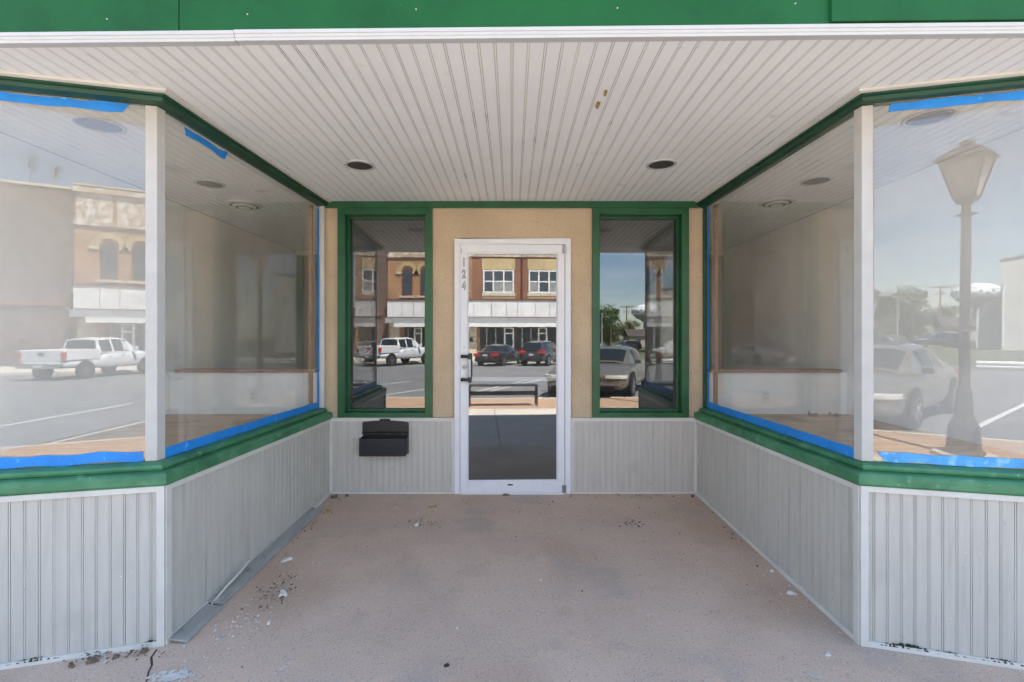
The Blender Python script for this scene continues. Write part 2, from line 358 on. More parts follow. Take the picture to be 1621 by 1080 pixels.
b = MB(); b.face([(-90, -28.6, zr(-28.6)), (9.3, -28.6, zr(-28.6)), (9.3, -25.0, zr(-25)), (-90, -25.0, zr(-25))]); b.face([(-90, -25.0, zr(-25)), (90, -25.0, zr(-25)), (90, -4.39, zr(-4.39)), (-90, -4.39, zr(-4.39))])
tag(b.build('road', 'asph'), kind='structure')
b = MB(); b.box(-60, 9.5, -36.2, -28.6, -.66, -.45)
tag(b.build('far_sidewalk', 'kerb'), kind='structure')
b = MB()
def stripe(x0, y0, x1, y1, wd):
    t = Vector((x1 - x0, y1 - y0)).normalized(); nx, ny = -t.y * wd / 2, t.x * wd / 2
    b.face([(x0 - nx, y0 - ny, zr(y0 - ny) + .004), (x1 - nx, y1 - ny, zr(y1 - ny) + .004), (x1 + nx, y1 + ny, zr(y1 + ny) + .004), (x0 + nx, y0 + ny, zr(y0 + ny) + .004)])
for k in range(-8, 9):
    stripe(-1.78 + 2.72 * k, -4.45, 1.32 + 2.72 * k, -11.0, .1)
    if k < 6: stripe(-7.2 + 3.1 * k, -28.3, -9.7 + 3.1 * k, -23.2, .1)
stripe(-.85, -5.6, 2.2, -12.0, .09)
tag(b.build('road_marking', 'line'), kind='structure')

# ------------------------------------------------------------------ the shop
shop = thing('storefront_building', 'vacant shopfront with recessed entry, green trim and off-white beadboard panelling', 'building', (0, 0, 0))
CZ = 2.515
A14 = math.tan(R(14.2))
LP = [(-1.566, 4.158), (-1.646, 2.288), (-2.95, 2.288 - A14 * 1.304)]
RP = [(1.587, 4.158), (1.651, 2.288), (2.95, 2.288 - A14 * 1.299)]
def yf(x): return 1.899 - .015 * x            # line of the canopy edge

def off(path, side, d):
    P = [Vector(p) for p in path]; N = []
    if side < 0: P[1] = P[1] + Vector((-.034, -.002)); P[2] = P[2] + Vector((-.034, -.002))
    for i in range(2):
        t = (P[i + 1] - P[i]).normalized(); N.append(Vector((t.y, -t.x)) * side)
    bb = (N[0] + N[1]).normalized(); mm = bb / bb.dot(N[0])
    return [P[0] + N[0] * d, P[1] + mm * d, P[2] + N[1] * d], N

# beadboard: vertical (or any) boards with double grooves
def beadboard(mb, o, u, v, nrm, L, pitch, endpts, gd=.003, gw=.0032, bead=.005, start=0.0):
    """o origin, u across boards, v along boards, nrm outwards; endpts(s) -> (v0, v1)"""
    o, u, v, nrm = Vector(o), Vector(u), Vector(v), Vector(nrm)
    pts = [(0, 0, 0)]; s = start if start > 0 else pitch
    while s < L - .02:
        j = random.uniform(-.0012, .0012); q = s + j; g2 = gd * random.uniform(.7, 1.5)
        c = q - bead / 2 - gw
        for ds, dd, gm in ((0, 0, 0), (gw / 2, -g2, 1), (gw, 0, 1), (gw + bead, 0, 0), (gw * 1.5 + bead, -gd, 1), (gw * 2 + bead, 0, 1)):
            pts.append((c + ds, dd, gm))
        s += pitch
    pts.append((L, 0, 0))
    k0 = len(mb.v)
    for sx, dd, gm in pts:
        a, bq = endpts(sx); p = o + u * sx + nrm * dd
        mb.v.append(tuple(p + v * a)); mb.v.append(tuple(p + v * bq))
    for i in range(len(pts) - 1):
        a = k0 + 2 * i; mb.f.append((a, a + 2, a + 3, a + 1)); mb.m.append(pts[i + 1][2])

BT = .643                                     # top of the bulkheads
for path, side, nm in ((LP, 1, 'l'), (RP, -1, 'r')):
    for i in (0, 1):
        p0, p1 = Vector(path[i]), Vector(path[i + 1]); t = (p1 - p0); L = t.length; t.normalize(); nrm = Vector((t.y, -t.x)) * -side
        mb = MB()
        beadboard(mb, (p0.x, p0.y, 0), (t.x, t.y, 0), (0, 0, 1), (nrm.x, nrm.y, 0), L, .0545, lambda s, p0=p0, t=t: (zf(p0.y + t.y * s) + .004, BT))
        bo = mb.build('bulkhead', ['vinyl', 'vgroove'], shop)
        # bottom strip and top strip
        mb = MB()
        def strip(z0a, z1a, dp, s0=0, s1=L, fl=True):
            e = []
            for s in (s0, s1):
                q = p0 + t * s; zz = zf(q.y) if fl else 0
                e.append([(q.x + nrm.x * d, q.y + nrm.y * d, zz + z) for d, z in ((0.001, z0a), (dp, z0a), (dp * .85, z1a), (0.001, z1a))])
            mb.hexa(e[0], e[1])
        strip(.0, .024, .016, .0, L); mb.build('base_strip', 'trim', bo)
        mb = MB(); strip(BT - .026, BT - .001, .013, 0, L, False); mb.build('cap_strip', 'trim', bo)
        # corner strip
        mb = MB(); q = p1 if i == 0 else p0; s_ = -1 if i == 0 else 1
        e = [[(q.x + t.x * s_ * a + nrm.x * d, q.y + t.y * s_ * a + nrm.y * d, z) for a, d in ((-.004, .0), (.030, .0), (.026, .017), (-.006, .017))] for z in (zf(q.y), BT - .0)]
        mb.hexa(e[0], e[1]); mb.build('corner_trim', 'trim', bo)
    # stepped green sill
    mb = MB(); mb.sweep(path, [(-.016, BT), (-.024, BT + .012), (-.024, BT + .048), (-.012, BT + .060), (.035, BT + .064), (.05, BT + .064), (.05, BT)], side)
    mb.sweep(path, [(.026, BT + .0645), (.022, BT + .078), (.026, BT + .090), (.052, BT + .096), (.10, BT + .098), (.10, BT + .0645)], side)
    mb.build('window_sill', 'sill', shop, bevel=.004)
    # green head trim under the ceiling, its shade put into the colour
    mb = MB(); mb.sweep(path, [(.004, CZ), (.004, 2.490), (.02, 2.487), (.024, 2.470), (.10, 2.468), (.10, CZ)], side)
    mb.build('head_trim', 'dkgreen', shop)
    mb = MB(); mb.sweep(path, [(.0035, CZ - .001), (-.016, CZ - .001), (-.014, CZ - .012), (.0035, CZ - .016)], side)
    mb.build('ceiling_trim', 'trim', shop)

# display glass, posts, platform
SILLZ = BT + .098
def seg_box(mb, a, c, d0, d1, z0, z1, side, mi=0, e0=0, e1=0):
    a, c = Vector(a), Vector(c); t = (c - a).normalized(); n = Vector((t.y, -t.x)) * side; a = a + t * e0; c = c - t * e1
    lo = [(a.x + n.x * d0, a.y + n.y * d0), (c.x + n.x * d0, c.y + n.y * d0), (c.x + n.x * d1, c.y + n.y * d1), (a.x + n.x * d1, a.y + n.y * d1)]
    mb.hexa([(x, y, z0) for x, y in lo], [(x, y, z1) for x, y in lo], mi)
for path, side in ((LP, 1), (RP, -1)):
    G, N = off(path, side, .085)
    wi = MB(); wi.sweep([tuple(G[0]), tuple(G[1]), tuple(G[2])], [(.012, SILLZ), (.012, SILLZ + .012), (.022, SILLZ + .012), (.022, SILLZ)], side)
    win = wi.build('display_window', 'sill', shop)
    mb = MB(); seg_box(mb, G[0], G[1], 0, .006, SILLZ, 2.468, side, 0, .02, .03); mb.build('pane', 'glass', win)
    mb = MB(); seg_box(mb, G[1], G[2], 0, .006, SILLZ, 2.468, side, 0, .05, 0)
    if side < 0:                                     # this pane leans a little towards the street
        mb.v = [(x - N[1].x * .014, y - N[1].y * .014, z) if z > 2 else (x, y, z) for x, y, z in mb.v]
    mb.build('pane', 'glass_front', win)
    # corner post: white front face, greyer side face
    t1 = (Vector(G[2]) - Vector(G[1])).normalized(); c = Vector(G[1]); n1 = N[1]; t0 = (Vector(G[0]) - Vector(G[1])).normalized(); n0 = N[0]
    mb = MB()
    pts = [c - n1 * .004, c + t1 * .050 - n1 * .004, c + t1 * .050 + n1 * .03, c + t0 * .045 + n0 * .03, c + t0 * .045 - n0 * .006]
    mb.prism([(p.x, p.y) for p in pts], SILLZ, 2.4675); mb.build('corner_post', 'post', win, bevel=.003)
    # white strip where the side pane meets the back wall, raw wood stop behind
    a = Vector(G[0]); tt = (Vector(G[1]) - a).normalized()
    mb = MB(); q = a + tt * .012
    seg_box(mb, q - tt * .012, q + tt * .012, -.042 if side > 0 else -.030, -.0035, SILLZ, 2.467, side); mb.build('jamb_strip', 'trim' if side > 0 else 'dkgreen', win)
    mb = MB(); seg_box(mb, q + tt * .035, q + tt * .075, .04, .062, SILLZ, 2.467, side); mb.build('wood_stop', 'rawwood', win)

# platform inside each display, low back wall with raw wood ledge, side walls
for sx, xw, path, side, xi in ((-1, -2.92, LP, 1, -1.66), (1, 2.86, RP, -1, 1.68)):
    G, N = off(path, side, .115)
    mb = MB(); poly = [(G[0].x, 4.12), (G[1].x, G[1].y), (G[2].x, G[2].y), (xw, 4.12)]
    if abs(G[2].x) > abs(xw): poly[2] = (xw, G[2].y + .02)
    mb.prism(poly, .66, .690); mb.build('display_platform', 'ply', shop)
    # front board along the sill
    mb = MB(); G2, _ = off(path, side, .118); seg_box(mb, G2[1], G2[2], .0, .11, .6905, .716, side, 0, .06, .0); mb.build('front_board', 'ply2', shop)
    mb = MB(); x0, x1 = sorted((xw, xi - sx * -.0)); mb.box(x0 + .002, x1 - .002, 4.12, 4.20, .0, 1.045); mb.build('low_wall', 'lowwall', shop)
    mb = MB(); xo = xw + sx * -.06; x0, x1 = sorted((xo, xi)); mb.box(x0 + .004, x1 - .004, 4.085, 4.22, 1.0455, 1.072); mb.build('wood_ledge', 'rawwood', shop, bevel=.004)
    mb = MB(); x0, x1 = sorted((xw, xw + sx * .08)); mb.box(x0, x1, 1.97, 4.30, -.2, CZ - .002); mb.build('display_wall', 'lowwall', shop)
    mb = MB(); mb.box(x0 + .001 * sx, x1 + .001 * sx, 4.302, 6.55, -.2, CZ - .002); mb.build('side_wall', 'plaster', shop)

# ceiling: one run of beadboard from the canopy edge into the displays
mb = MB()
beadboard(mb, (-2.918, 0, CZ), (1, 0, 0), (0, 1, 0), (0, 0, -1), 5.776, .0675, lambda s: (yf(-2.918 + s), 6.56), gd=.003, gw=.0028, bead=.0062, start=2.918 % .0675)
mb.build('ceiling', ['ceil', 'groove'], shop)
# canopy edge: stepped white trim with one broken joint, green fascia above
def crown(x0, x1, dz=0, dy=0):
    mb = MB()
    prof = [(.022, CZ - .004), (-.008, CZ - .004), (-.010, CZ + .006), (-.013, CZ + .008), (-.015, CZ + .017), (-.019, CZ + .019), (-.020, CZ + .032), (.022, CZ + .032)]
    mb.raw([(x, yf(x) + d + dy, z + dz) for x in (x0, x1) for d, z in prof],
           [tuple(range(7, -1, -1)), tuple(range(8, 16))] + [(k, (k + 1) % 8, 8 + (k + 1) % 8, 8 + k) for k in range(8)])
    return mb
crown(-2.95, -1.093).build('canopy_trim', 'crown', shop)
crown(-1.0905, 2.95, .0012, -.0015).build('canopy_trim', 'crown', shop)
def fascia(x0, x1, z0, z1, dy, lip=False):
    mb = MB(); mb.hexa([(x0, yf(x0) + dy, z0), (x1, yf(x1) + dy, z0), (x1, yf(x1) + .06, z0), (x0, yf(x0) + .06, z0)],
                       [(x0, yf(x0) + dy, z1), (x1, yf(x1) + dy, z1), (x1, yf(x1) + .06, z1), (x0, yf(x0) + .06, z1)])
    return mb
mb = fascia(-2.95, -1.316, CZ + .0335, 3.0, -.012)
fo = mb.build('fascia_panel', 'fascia', shop, bevel=.002)
fo = fascia(-1.312, 1.236, CZ + .0345, 3.0, -.013).build('fascia_panel', 'fascia', shop, bevel=.002)
fascia(1.226, 2.95, CZ + .040, 3.0, -.028).build('fascia_panel', 'fascia', shop, bevel=.003)
for px, py in ((-1.60, 2.60), (-1.04, 2.612), (-.375, 2.625), (.41, 2.622), (1.095, 2.632)):
    dy = -.013 if px < -1.316 else -.014
    mb = MB(); mb.lathe([(.003, 0), (.003, .002), (.0015, .003)], seg=8)
    mb.v = [(px + x, yf(px) + dy - z, py + y) for x, y, z in mb.v]; mb.build('screw_head', 'crown', shop)

# upper facade, roof mass and the party walls
mb = MB(); mb.box(-12, 12, 2.02, 2.2, 3.0005, 7.3); mb.build('upper_wall', 'brickr', shop)
mb = MB(); mb.box(-2.95, 2.95, 1.99, 2.2, CZ + .06, 3.0); mb.box(-2.95, 2.95, 2.201, 16, CZ + .08, CZ + .2); mb.build('canopy_core', 'dim', shop)
mb = MB(); mb.box(-12, 12, 2.201, 16, 6.85, 7.15); mb.build('roof', 'roof', shop)
mb = MB(); mb.box(-12, -11.8, 2.2, 16, -.6, 6.849); mb.box(11.8, 12, 2.2, 16, -.6, 6.849); mb.box(-12, 12, 16.001, 16.2, -.6, 7.149)
mb.box(-11.999, -2.951, 2.0, 2.199, -.3, 2.999); mb.box(2.951, 11.999, 2.0, 2.199, -.3, 2.999); mb.build('outer_wall', 'brickr', shop)
# dark shop behind
mb = MB(); mb.box(-3.0, 3.0, 12.0, 12.1, -.1, 2.514); mb.box(-3.08, -3.0, 6.56, 12.1, -.1, 2.514); mb.box(2.94, 3.02, 6.56, 12.1, -.1, 2.514)
mb.box(-2.98, 2.94, 6.561, 12, 2.50, 2.5138); mb.build('shop_wall', 'dim', shop)
mb = MB(); mb.box(-3.0, 3.0, 4.345, 12.0, -.02, .002); mb.build('shop_floor', 'dimfloor', shop)
mb = MB(); mb.box(-2.92, 2.86, 6.53, 6.558, 2.46, 2.5135); mb.build('ceiling_beam', 'trim', shop)

# back wall: stucco around two windows and the door
WL, WRt = (-1.500, -.686), (.691, 1.522); DX = (-.4945, .505)
WZ0, WZ1 = .646, 2.466
mb = MB(); Y0, Y1 = 4.18, 4.34
mb.box(-1.652, WL[0], Y0, Y1, BT + .012, CZ - .001); mb.box(WL[1], DX[0], Y0, Y1, BT + .012, CZ - .001)
mb.box(DX[0] + .0001, DX[1] - .0001, Y0, Y1, 2.192, CZ - .001); mb.box(DX[1], WRt[0], Y0, Y1, BT + .012, CZ - .001); mb.box(WRt[1], 1.672, Y0, Y1, BT + .012, CZ - .001)
mb.box(WL[0] + .0001, WL[1] - .0001, Y0, Y1, WZ1, CZ - .001); mb.box(WRt[0] + .0001, WRt[1] - .0001, Y0, Y1, WZ1, CZ - .001)
mb.build('stucco_wall', 'stucco', shop)
for x0, x1, p0 in ((-1.566, DX[0] - .002, 0), (DX[1] + .002, 1.587, 1)):
    mb = MB(); beadboard(mb, (x0, 4.158, 0), (1, 0, 0), (0, 0, 1), (0, -1, 0), x1 - x0, .0505, lambda s: (.004, BT + .001))
    bo = mb.build('bulkhead', ['vinyl', 'vgroove'], shop)
    for nm_, q in (('base_strip', (x0, x1, 4.147, 4.20, .0, .018)), ('cap_strip', (x0, x1, 4.145, 4.20, BT - .02, BT + .010)), ('end_strip', (x0, x0 + .022, 4.149, 4.157, .0185, BT - .0205)), ('end_strip', (x1 - .022, x1, 4.149, 4.157, .0185, BT - .0205))):
        mb = MB(); mb.box(*q); mb.build(nm_, 'trim', bo)
for q in ((-1.566, DX[0]), (DX[1], 1.587)):
    mb = MB(); mb.box(*q, 4.1585, 4.34, -.02, BT - .021); mb.build('bulkhead_core', 'dim', shop)
# green header across the back
mb = MB(); mb.box(-1.65, 1.67, 4.150, 4.179, 2.460, CZ - .002); mb.build('header_trim', 'green', shop, bevel=.003)
for x0, x1 in (WL, WRt):
    fw = .062
    mb = MB()
    ZT = 2.4595
    mb.box(x0, x0 + fw, 4.152, 4.34, WZ0 + .0, ZT); mb.box(x1 - fw, x1, 4.152, 4.34, WZ0, ZT)
    mb.box(x0 + fw, x1 - fw, 4.152, 4.34, ZT - .058, ZT); mb.box(x0 + fw, x1 - fw, 4.152, 4.34, WZ0, WZ0 + .05)
    # inner stops
    mb.box(x0 + fw, x0 + fw + .016, 4.225, 4.262, WZ0 + .05, ZT - .058); mb.box(x1 - fw - .016, x1 - fw, 4.225, 4.262, WZ0 + .05, ZT - .058)
    mb.box(x0 + fw + .016, x1 - fw - .016, 4.225, 4.262, WZ0 + .05, WZ0 + .072); mb.box(x0 + fw + .016, x1 - fw - .016, 4.225, 4.262, ZT - .074, ZT - .058)
    wi = mb.build('window', 'green', shop, bevel=.003)
    mb = MB(); mb.box(x0 + fw, x1 - fw, 4.264, 4.270, WZ0 + .05, ZT - .058); mb.build('pane', 'glass_dark', wi)

# ------------------------------------------------------------------ door: aluminium leaf standing a finger ajar, hinged on the right
fr = MB(); fr.box(DX[0], DX[0] + .05, 4.145, 4.30, 0, 2.192); fr.box(DX[1] - .05, DX[1], 4.145, 4.30, 0, 2.192); fr.box(DX[0] + .05, DX[1] - .05, 4.145, 4.30, 2.142, 2.192)
fr.box(DX[0] + .05, DX[1] - .05, 4.14, 4.30, -.01, .013)
door = bpy.data.objects.new('door', None)
door = fr.build('door', 'alum', shop, bevel=.003)
lf = MB(); HX, HY = DX[1] - .053, 4.150
W, T = .893, .044
# leaf in local coords: x from -W (lock side) to 0 (hinge), y 0 front .. T back
lf.box(-W, -W + .060, 0, T, .016, 2.138); lf.box(-.060, 0, 0, T, .016, 2.138)
lf.box(-W + .060, -.060, 0, T, 2.066, 2.138); lf.box(-W + .060, -.060, 0, T, .016, .112)
lf.box(-W + .060, -W + .068, .010, .034, .112, 2.066); lf.box(-.068, -.060, .010, .034, .112, 2.066)
lf.box(-W + .068, -.068, .010, .034, 2.058, 2.066); lf.box(-W + .068, -.068, .010, .034, .112, .120)
AJ = R(1.75)
def leafpart(mb, name, m, **k):
    return mb.build(name, m, door, loc=(HX, HY, 0), rot=(0, 0, AJ), **k)
leafpart(lf, 'door_leaf', 'alum', bevel=.003)
mb = MB(); mb.box(-W + .066, -.066, .019, .025, .118, 2.060); leafpart(mb, 'pane', 'glass_door')
mb = MB()   # pull handle
for z in (1.182, .985):
    mb.tube([(-W + .024, -.001, z), (-W + .024, -.040, z)], .015, 10, 0); mb.tube([(-W + .006, -.040, z), (-W + .088, -.046, z)], [.015, .012], 10, 0)
    mb.box(-W + .068, -W + .096, -.058, -.026, z - .024, z + .024, 0)
mb.box(-W + .076, -W + .092, -.056, -.032, 1.006, 1.160, 1); mb.box(-W + .0925, -W + .098, -.054, -.03, 1.006, 1.160, 0)
leafpart(mb, 'handle', ['black', 'crown'], bevel=.004)
mb = MB()   # lock cylinder
mb.lathe([(.021, 0), (.021, .004), (.017, .008), (.0165, .012)], seg=20, mi=0); mb.lathe([(.0125, .0121), (.012, .015)], seg=16, mi=1); mb.box(-.002, .002, -.006, .006, .0151, .0165, 0)
mb.v = [(-W + .034 + x, -z, 1.090 + y) for x, y, z in mb.v]
leafpart(mb, 'lock', ['steel', 'dialedge'])
mb = MB(); mb.box(-W + .050, -.04, .055, .085, .963, 1.0); mb.box(-W + .055, -W + .075, .045, .055, .97, .993); mb.box(-.06, -.04, .045, .055, .97, .993); leafpart(mb, 'push_bar', 'alum', bevel=.006)
for z in (2.10, .045):
    mb = MB(); mb.tube([(-.006, -.010, z - .032), (-.006, -.010, z + .032)], .011, 12); mb.box(-.022, .014, -.008, -.0005, z - .034, z + .034); leafpart(mb, 'hinge', 'steel', bevel=.002)
mb = MB(); mb.box(-.49, -.445, -.0022, -.0004, .076, .088); leafpart(mb, 'maker_label', 'black')
mb = MB(); mb.box(-W + .022, -W + .046, -.0015, -.0003, 1.245, 1.272); leafpart(mb, 'sticker', 'dial')
mb = MB(); mb.box(-W + .006, -W + .010, -.002, -.0005, 2.06, 2.10); leafpart(mb, 'strike_mark', 'dialedge')
# house number 1 2 4, one above the other
dg = None
for k, ch in enumerate('124'):
    for nm, size, offs, yy, mm in (('number_digit', .098, .0050, -.0012, 'dialedge'), ('number_face', .098, -.0005, -.0024, 'crown')):
        cu = bpy.data.curves.new('digit', 'FONT'); cu.body = ch; cu.size = size; cu.offset = offs; cu.extrude = .0009; cu.align_x = 'CENTER'
        to = bpy.data.objects.new('digit', cu); COL.objects.link(to)
        bpy.context.view_layer.update(); dg = bpy.context.evaluated_depsgraph_get()
        me = bpy.data.meshes.new_from_object(to.evaluated_get(dg)); bpy.data.objects.remove(to)
        me.materials.clear(); me.materials.append(MT[mm])
        for v in me.vertices:
            x, y, z = v.co; v.co = (x * .62 - W + .030, -z + yy, y + (1.952, 1.852, 1.752)[k])
        o = bpy.data.objects.new(nm, me); COL.objects.link(o); o.parent = door; o.location = (HX, HY, 0); o.rotation_euler = (0, 0, AJ)

# ------------------------------------------------------------------ mailbox with its lid thrown open
mbx = thing('mailbox', 'black metal wall mailbox with its lid standing open beside the door', 'mailbox', (-1.085, 4.158, .345))
mb = MB(); hw, dpt, ht = .198, .105, .165
mb.slab([], 0, 0) if False else None
mb.box(-hw, hw, -.004, -.0005, 0, ht + .03)                                    # back plate
mb.hexa([(-hw, -dpt, 0), (hw - .012, -dpt, 0), (hw, -.0045, .012), (-hw, -.0045, .012)], [(-hw, -dpt, .004), (hw - .012, -dpt, .004), (hw, -.0045, .016), (-hw, -.0045, .016)])
mb.hexa([(-hw, -dpt, .0045), (hw - .006, -dpt, .0045), (hw - .006, -dpt + .004, .0045), (-hw, -dpt + .004, .0045)], [(-hw, -dpt, ht - .015), (hw - .006, -dpt, ht - .015), (hw - .006, -dpt + .004, ht - .015), (-hw, -dpt + .004, ht - .015)])
for sx in (-1, 1):
    x0, x1 = sorted((sx * hw, sx * (hw - .004)))
    mb.slab([(0, 0)] * 0 or [(x0, 0.017), (x1, 0.017), (x1, ht - .016), (x0, ht - .016)], -dpt + .005, -.005)
mb.box(-hw + .03, hw - .035, -dpt - .004, -dpt - .0003, .022, .03); mb.box(-hw + .03, -hw + .036, -dpt - .004, -dpt - .0003, .031, .105); mb.box(hw - .041, hw - .035, -dpt - .004, -dpt - .0003, .031, .105)
mb.box(-.1, .07, -dpt - .003, -dpt - .0003, .062, .086)
mb.build('box', 'mailbox', mbx, bevel=.004)
lid = MB()
arc = [(-hw + .004, .0), (hw + .004, .0), (hw + .004, .078)] + [(hw * math.cos(a) * .985, .078 + .018 * math.sin(a)) for a in [R(q) for q in range(20, 161, 14)]] + [(-hw + .004, .078)]
lid.slab([(x, z + ht + .026) for x, z in arc], -.030, -.020)
lid.box(-hw + .004, hw + .002, -.055, -.031, ht + .014, ht + .024)
lo = lid.build('lid', 'black', mbx, bevel=.003)
mb = MB(); mb.slab([(-.052, .121 + ht), (.048, .121 + ht), (.036, .137 + ht), (-.04, .137 + ht)], -.033, -.017); mb.build('lid_tab', 'black', lo, bevel=.003)
for x in (-.105, .023, .150):
    mb = MB(); mb.lathe([(.006, 0), (.005, .003), (.001, .004)], seg=10)
    mb.v = [(x + q[0], -.0045 - q[2], ht + .008 + q[1]) for q in mb.v]; mb.build('screw', 'crown', mbx)

# ------------------------------------------------------------------ recessed lights, vents, outlets
def can_light(x, y, label, r=.102, lens='lightin', group='recessed ceiling lights'):
    t = thing('recessed_light', label, 'light', (x, y, CZ), 0, group)
    mb = MB(); n = 32
    rings = [(r, -.0005), (r, -.006), (r - .018, -.009), (r - .020, -.002)]
    vs = [(q * math.cos(2 * math.pi * k / n), q * math.sin(2 * math.pi * k / n), z) for q, z in rings for k in range(n)]
    mb.raw(vs, [(i * n + k, i * n + (k + 1) % n, (i + 1) * n + (k + 1) % n, (i + 1) * n + k) for i in range(3) for k in range(n)])
    mb.build('trim_ring', 'crown', t, smooth=True)
    mb = MB(); mb.lathe([(r - .0195, -.004), (r - .030, -.0035), (r - .045, -.003), (.002, -.0025)], seg=32)
    mb.build('lens', lens, t)
    return t
can_light(-1.035, 3.29, 'round recessed light in the entry ceiling nearer the mailbox side')
can_light(1.01, 3.27, 'round recessed light in the entry ceiling nearer the window without mailbox')
can_light(-2.27, 2.66, 'recessed light with sky reflection painted blue in left display ceiling near the front pane', .12, 'lens')
can_light(-2.30, 3.68, 'dark recessed light behind the left side pane, between vent and post', .108)
can_light(2.22, 2.57, 'recessed light with sky reflection painted blue in right display ceiling above the lamp reflection', .12, 'lens')
can_light(2.27, 3.61, 'dark recessed light behind the right side pane, beside the vent', .108)
def vent(x, y, label):
    t = thing('ceiling_vent', label, 'vent', (x, y, CZ), 0, 'round ceiling vents')
    mb = MB(); mb.lathe([(.15, -.0005), (.148, -.006), (.118, -.014), (.115, -.012)], seg=32); mb.build('outer_ring', 'trim', t)
    mb = MB(); mb.lathe([(.095, -.0145), (.092, -.022), (.072, -.03), (.070, -.028)], seg=32); mb.lathe([(.048, -.0305), (.045, -.038), (.03, -.042), (.004, -.042)], seg=24)
    mb.build('cone', 'trim', t)
    mb = MB(); mb.lathe([(.114, -.0142), (.096, -.0142)], seg=32); mb.lathe([(.069, -.0302), (.05, -.0302)], seg=32); mb.build('slot', 'black', t)
    return t
vent(-2.36, 4.26, 'round white stepped air vent in the left display ceiling')
vent(2.29, 4.18, 'round white stepped air vent in the right display ceiling')
def outlet(x, label):
    t = thing('wall_outlet', label, 'outlet', (x, 4.118, .84), 0, 'wall outlets')
    mb = MB(); mb.box(-.036, .036, -.006, -.0005, -.058, .058); mb.build('cover_plate', 'outlet', t, bevel=.002)
    for z in (-.02, .02):
        mb = MB(); mb.box(-.010, -.007, -.0075, -.0062, z - .006, z + .006); mb.box(.007, .010, -.0075, -.0062, z - .006, z + .006); mb.box(-.017, .017, -.0068, -.0061, z + .012, z + .0135)
        mb.build('socket', 'dialedge', t)
outlet(-2.21, 'white wall outlet on the low wall inside the left display')
outlet(2.16, 'white wall outlet on the low wall inside the right display')

# ------------------------------------------------------------------ blue masking tape left on the glass
def tape(label, a, c, z0, z1, side, m='tape', s0=0, s1=None, ragged=.0, slope=0, torn=(False, False), d=-.0015):
    """strip stuck on the outside of the glass line a->c, wavy edges and torn ends"""
    a, c = Vector(a), Vector(c); t = (c - a); L = t.length; t.normalize(); n = Vector((t.y, -t.x)) * side
    s1 = L if s1 is None else s1; N = max(8, int((s1 - s0) / .02)); up, lo = [], []
    for i in range(N + 1):
        s = s0 + (s1 - s0) * i / N; e = slope * (i / N)
        r1 = ragged * noise.noise((s * 9, z0, 1.3 + side)); r2 = ragged * noise.noise((s * 11, z1, 4.7 + side))
        su = s + (random.uniform(-.03, .03) if (i == 0 and torn[0]) or (i == N and torn[1]) else 0)
        p = a + t * su + n * d
        lo.append((p.x, p.y, z0 + r1 + e)); 
        p2 = a + t * (s + (random.uniform(-.03, .03) if (i == 0 and torn[0]) or (i == N and torn[1]) else 0)) + n * d
        up.append((p2.x, p2.y, z1 + r2 + e))
    mb = MB(); vs = []
    for q, u in zip(lo, up): vs += [q, u, (u[0] - n.x * .0007, u[1] - n.y * .0007, u[2]), (q[0] - n.x * .0007, q[1] - n.y * .0007, q[2])]
    fs = []
    for i in range(N):
        for k in range(4): fs.append((4 * i + k, 4 * i + (k + 1) % 4, 4 * i + 4 + (k + 1) % 4, 4 * i + 4 + k))
    fs += [(3, 2, 1, 0), tuple(4 * N + k for k in range(4))]
    mb.raw(vs, fs); o = mb.build('masking_tape', m)
    return tag(o, label, 'tape', 'blue masking tape strips on the glass')
GL, _ = off(LP, 1, .085); GR, _ = off(RP, -1, .085)
S = SILLZ + .002
tape('blue tape along the bottom of the left side pane, brightest and unbroken', GL[0], GL[1], S, S + .052, 1, s0=.06, s1=1.80, ragged=.003)
tape('blue tape along the bottom of the left front pane, with plywood behind', GL[1], GL[2], S, S + .050, 1, s0=.06, ragged=.008, d=-.0018)
tape('blue tape along the bottom of the right side pane', GR[0], GR[1], S, S + .052, -1, s0=.06, s1=1.79, ragged=.003)
tape('pale scuffed blue tape along the bottom of the right front pane', GR[1], GR[2], S + .001, S + .047, -1, 'tape_pale', s0=.09, ragged=.007, torn=(True, False))
tape('upright blue tape strip at the back edge of the left side pane', GL[0], GL[1], S, 2.44, 1, s0=.034, s1=.062, ragged=.0, d=-.003)
tape('upright blue tape strip at the back edge of the right side pane', GR[0], GR[1], S, 2.455, -1, s0=.034, s1=.062, ragged=.0, d=-.003)
tape('blue tape across the top of the left front pane, torn short of the post', GL[1], GL[2], 2.418, 2.462, 1, s0=.13, ragged=.012, torn=(True, False))
tape('blue tape across the top of the right front pane, frayed at its end', GR[1], GR[2], 2.418, 2.458, -1, s0=.13, ragged=.008, torn=(True, False), d=-.0155)
tape('short torn piece of blue tape near the top of the left side pane', GL[0], GL[1], 2.405, 2.448, 1, s0=1.28, s1=1.60, ragged=.016, torn=(True, True))

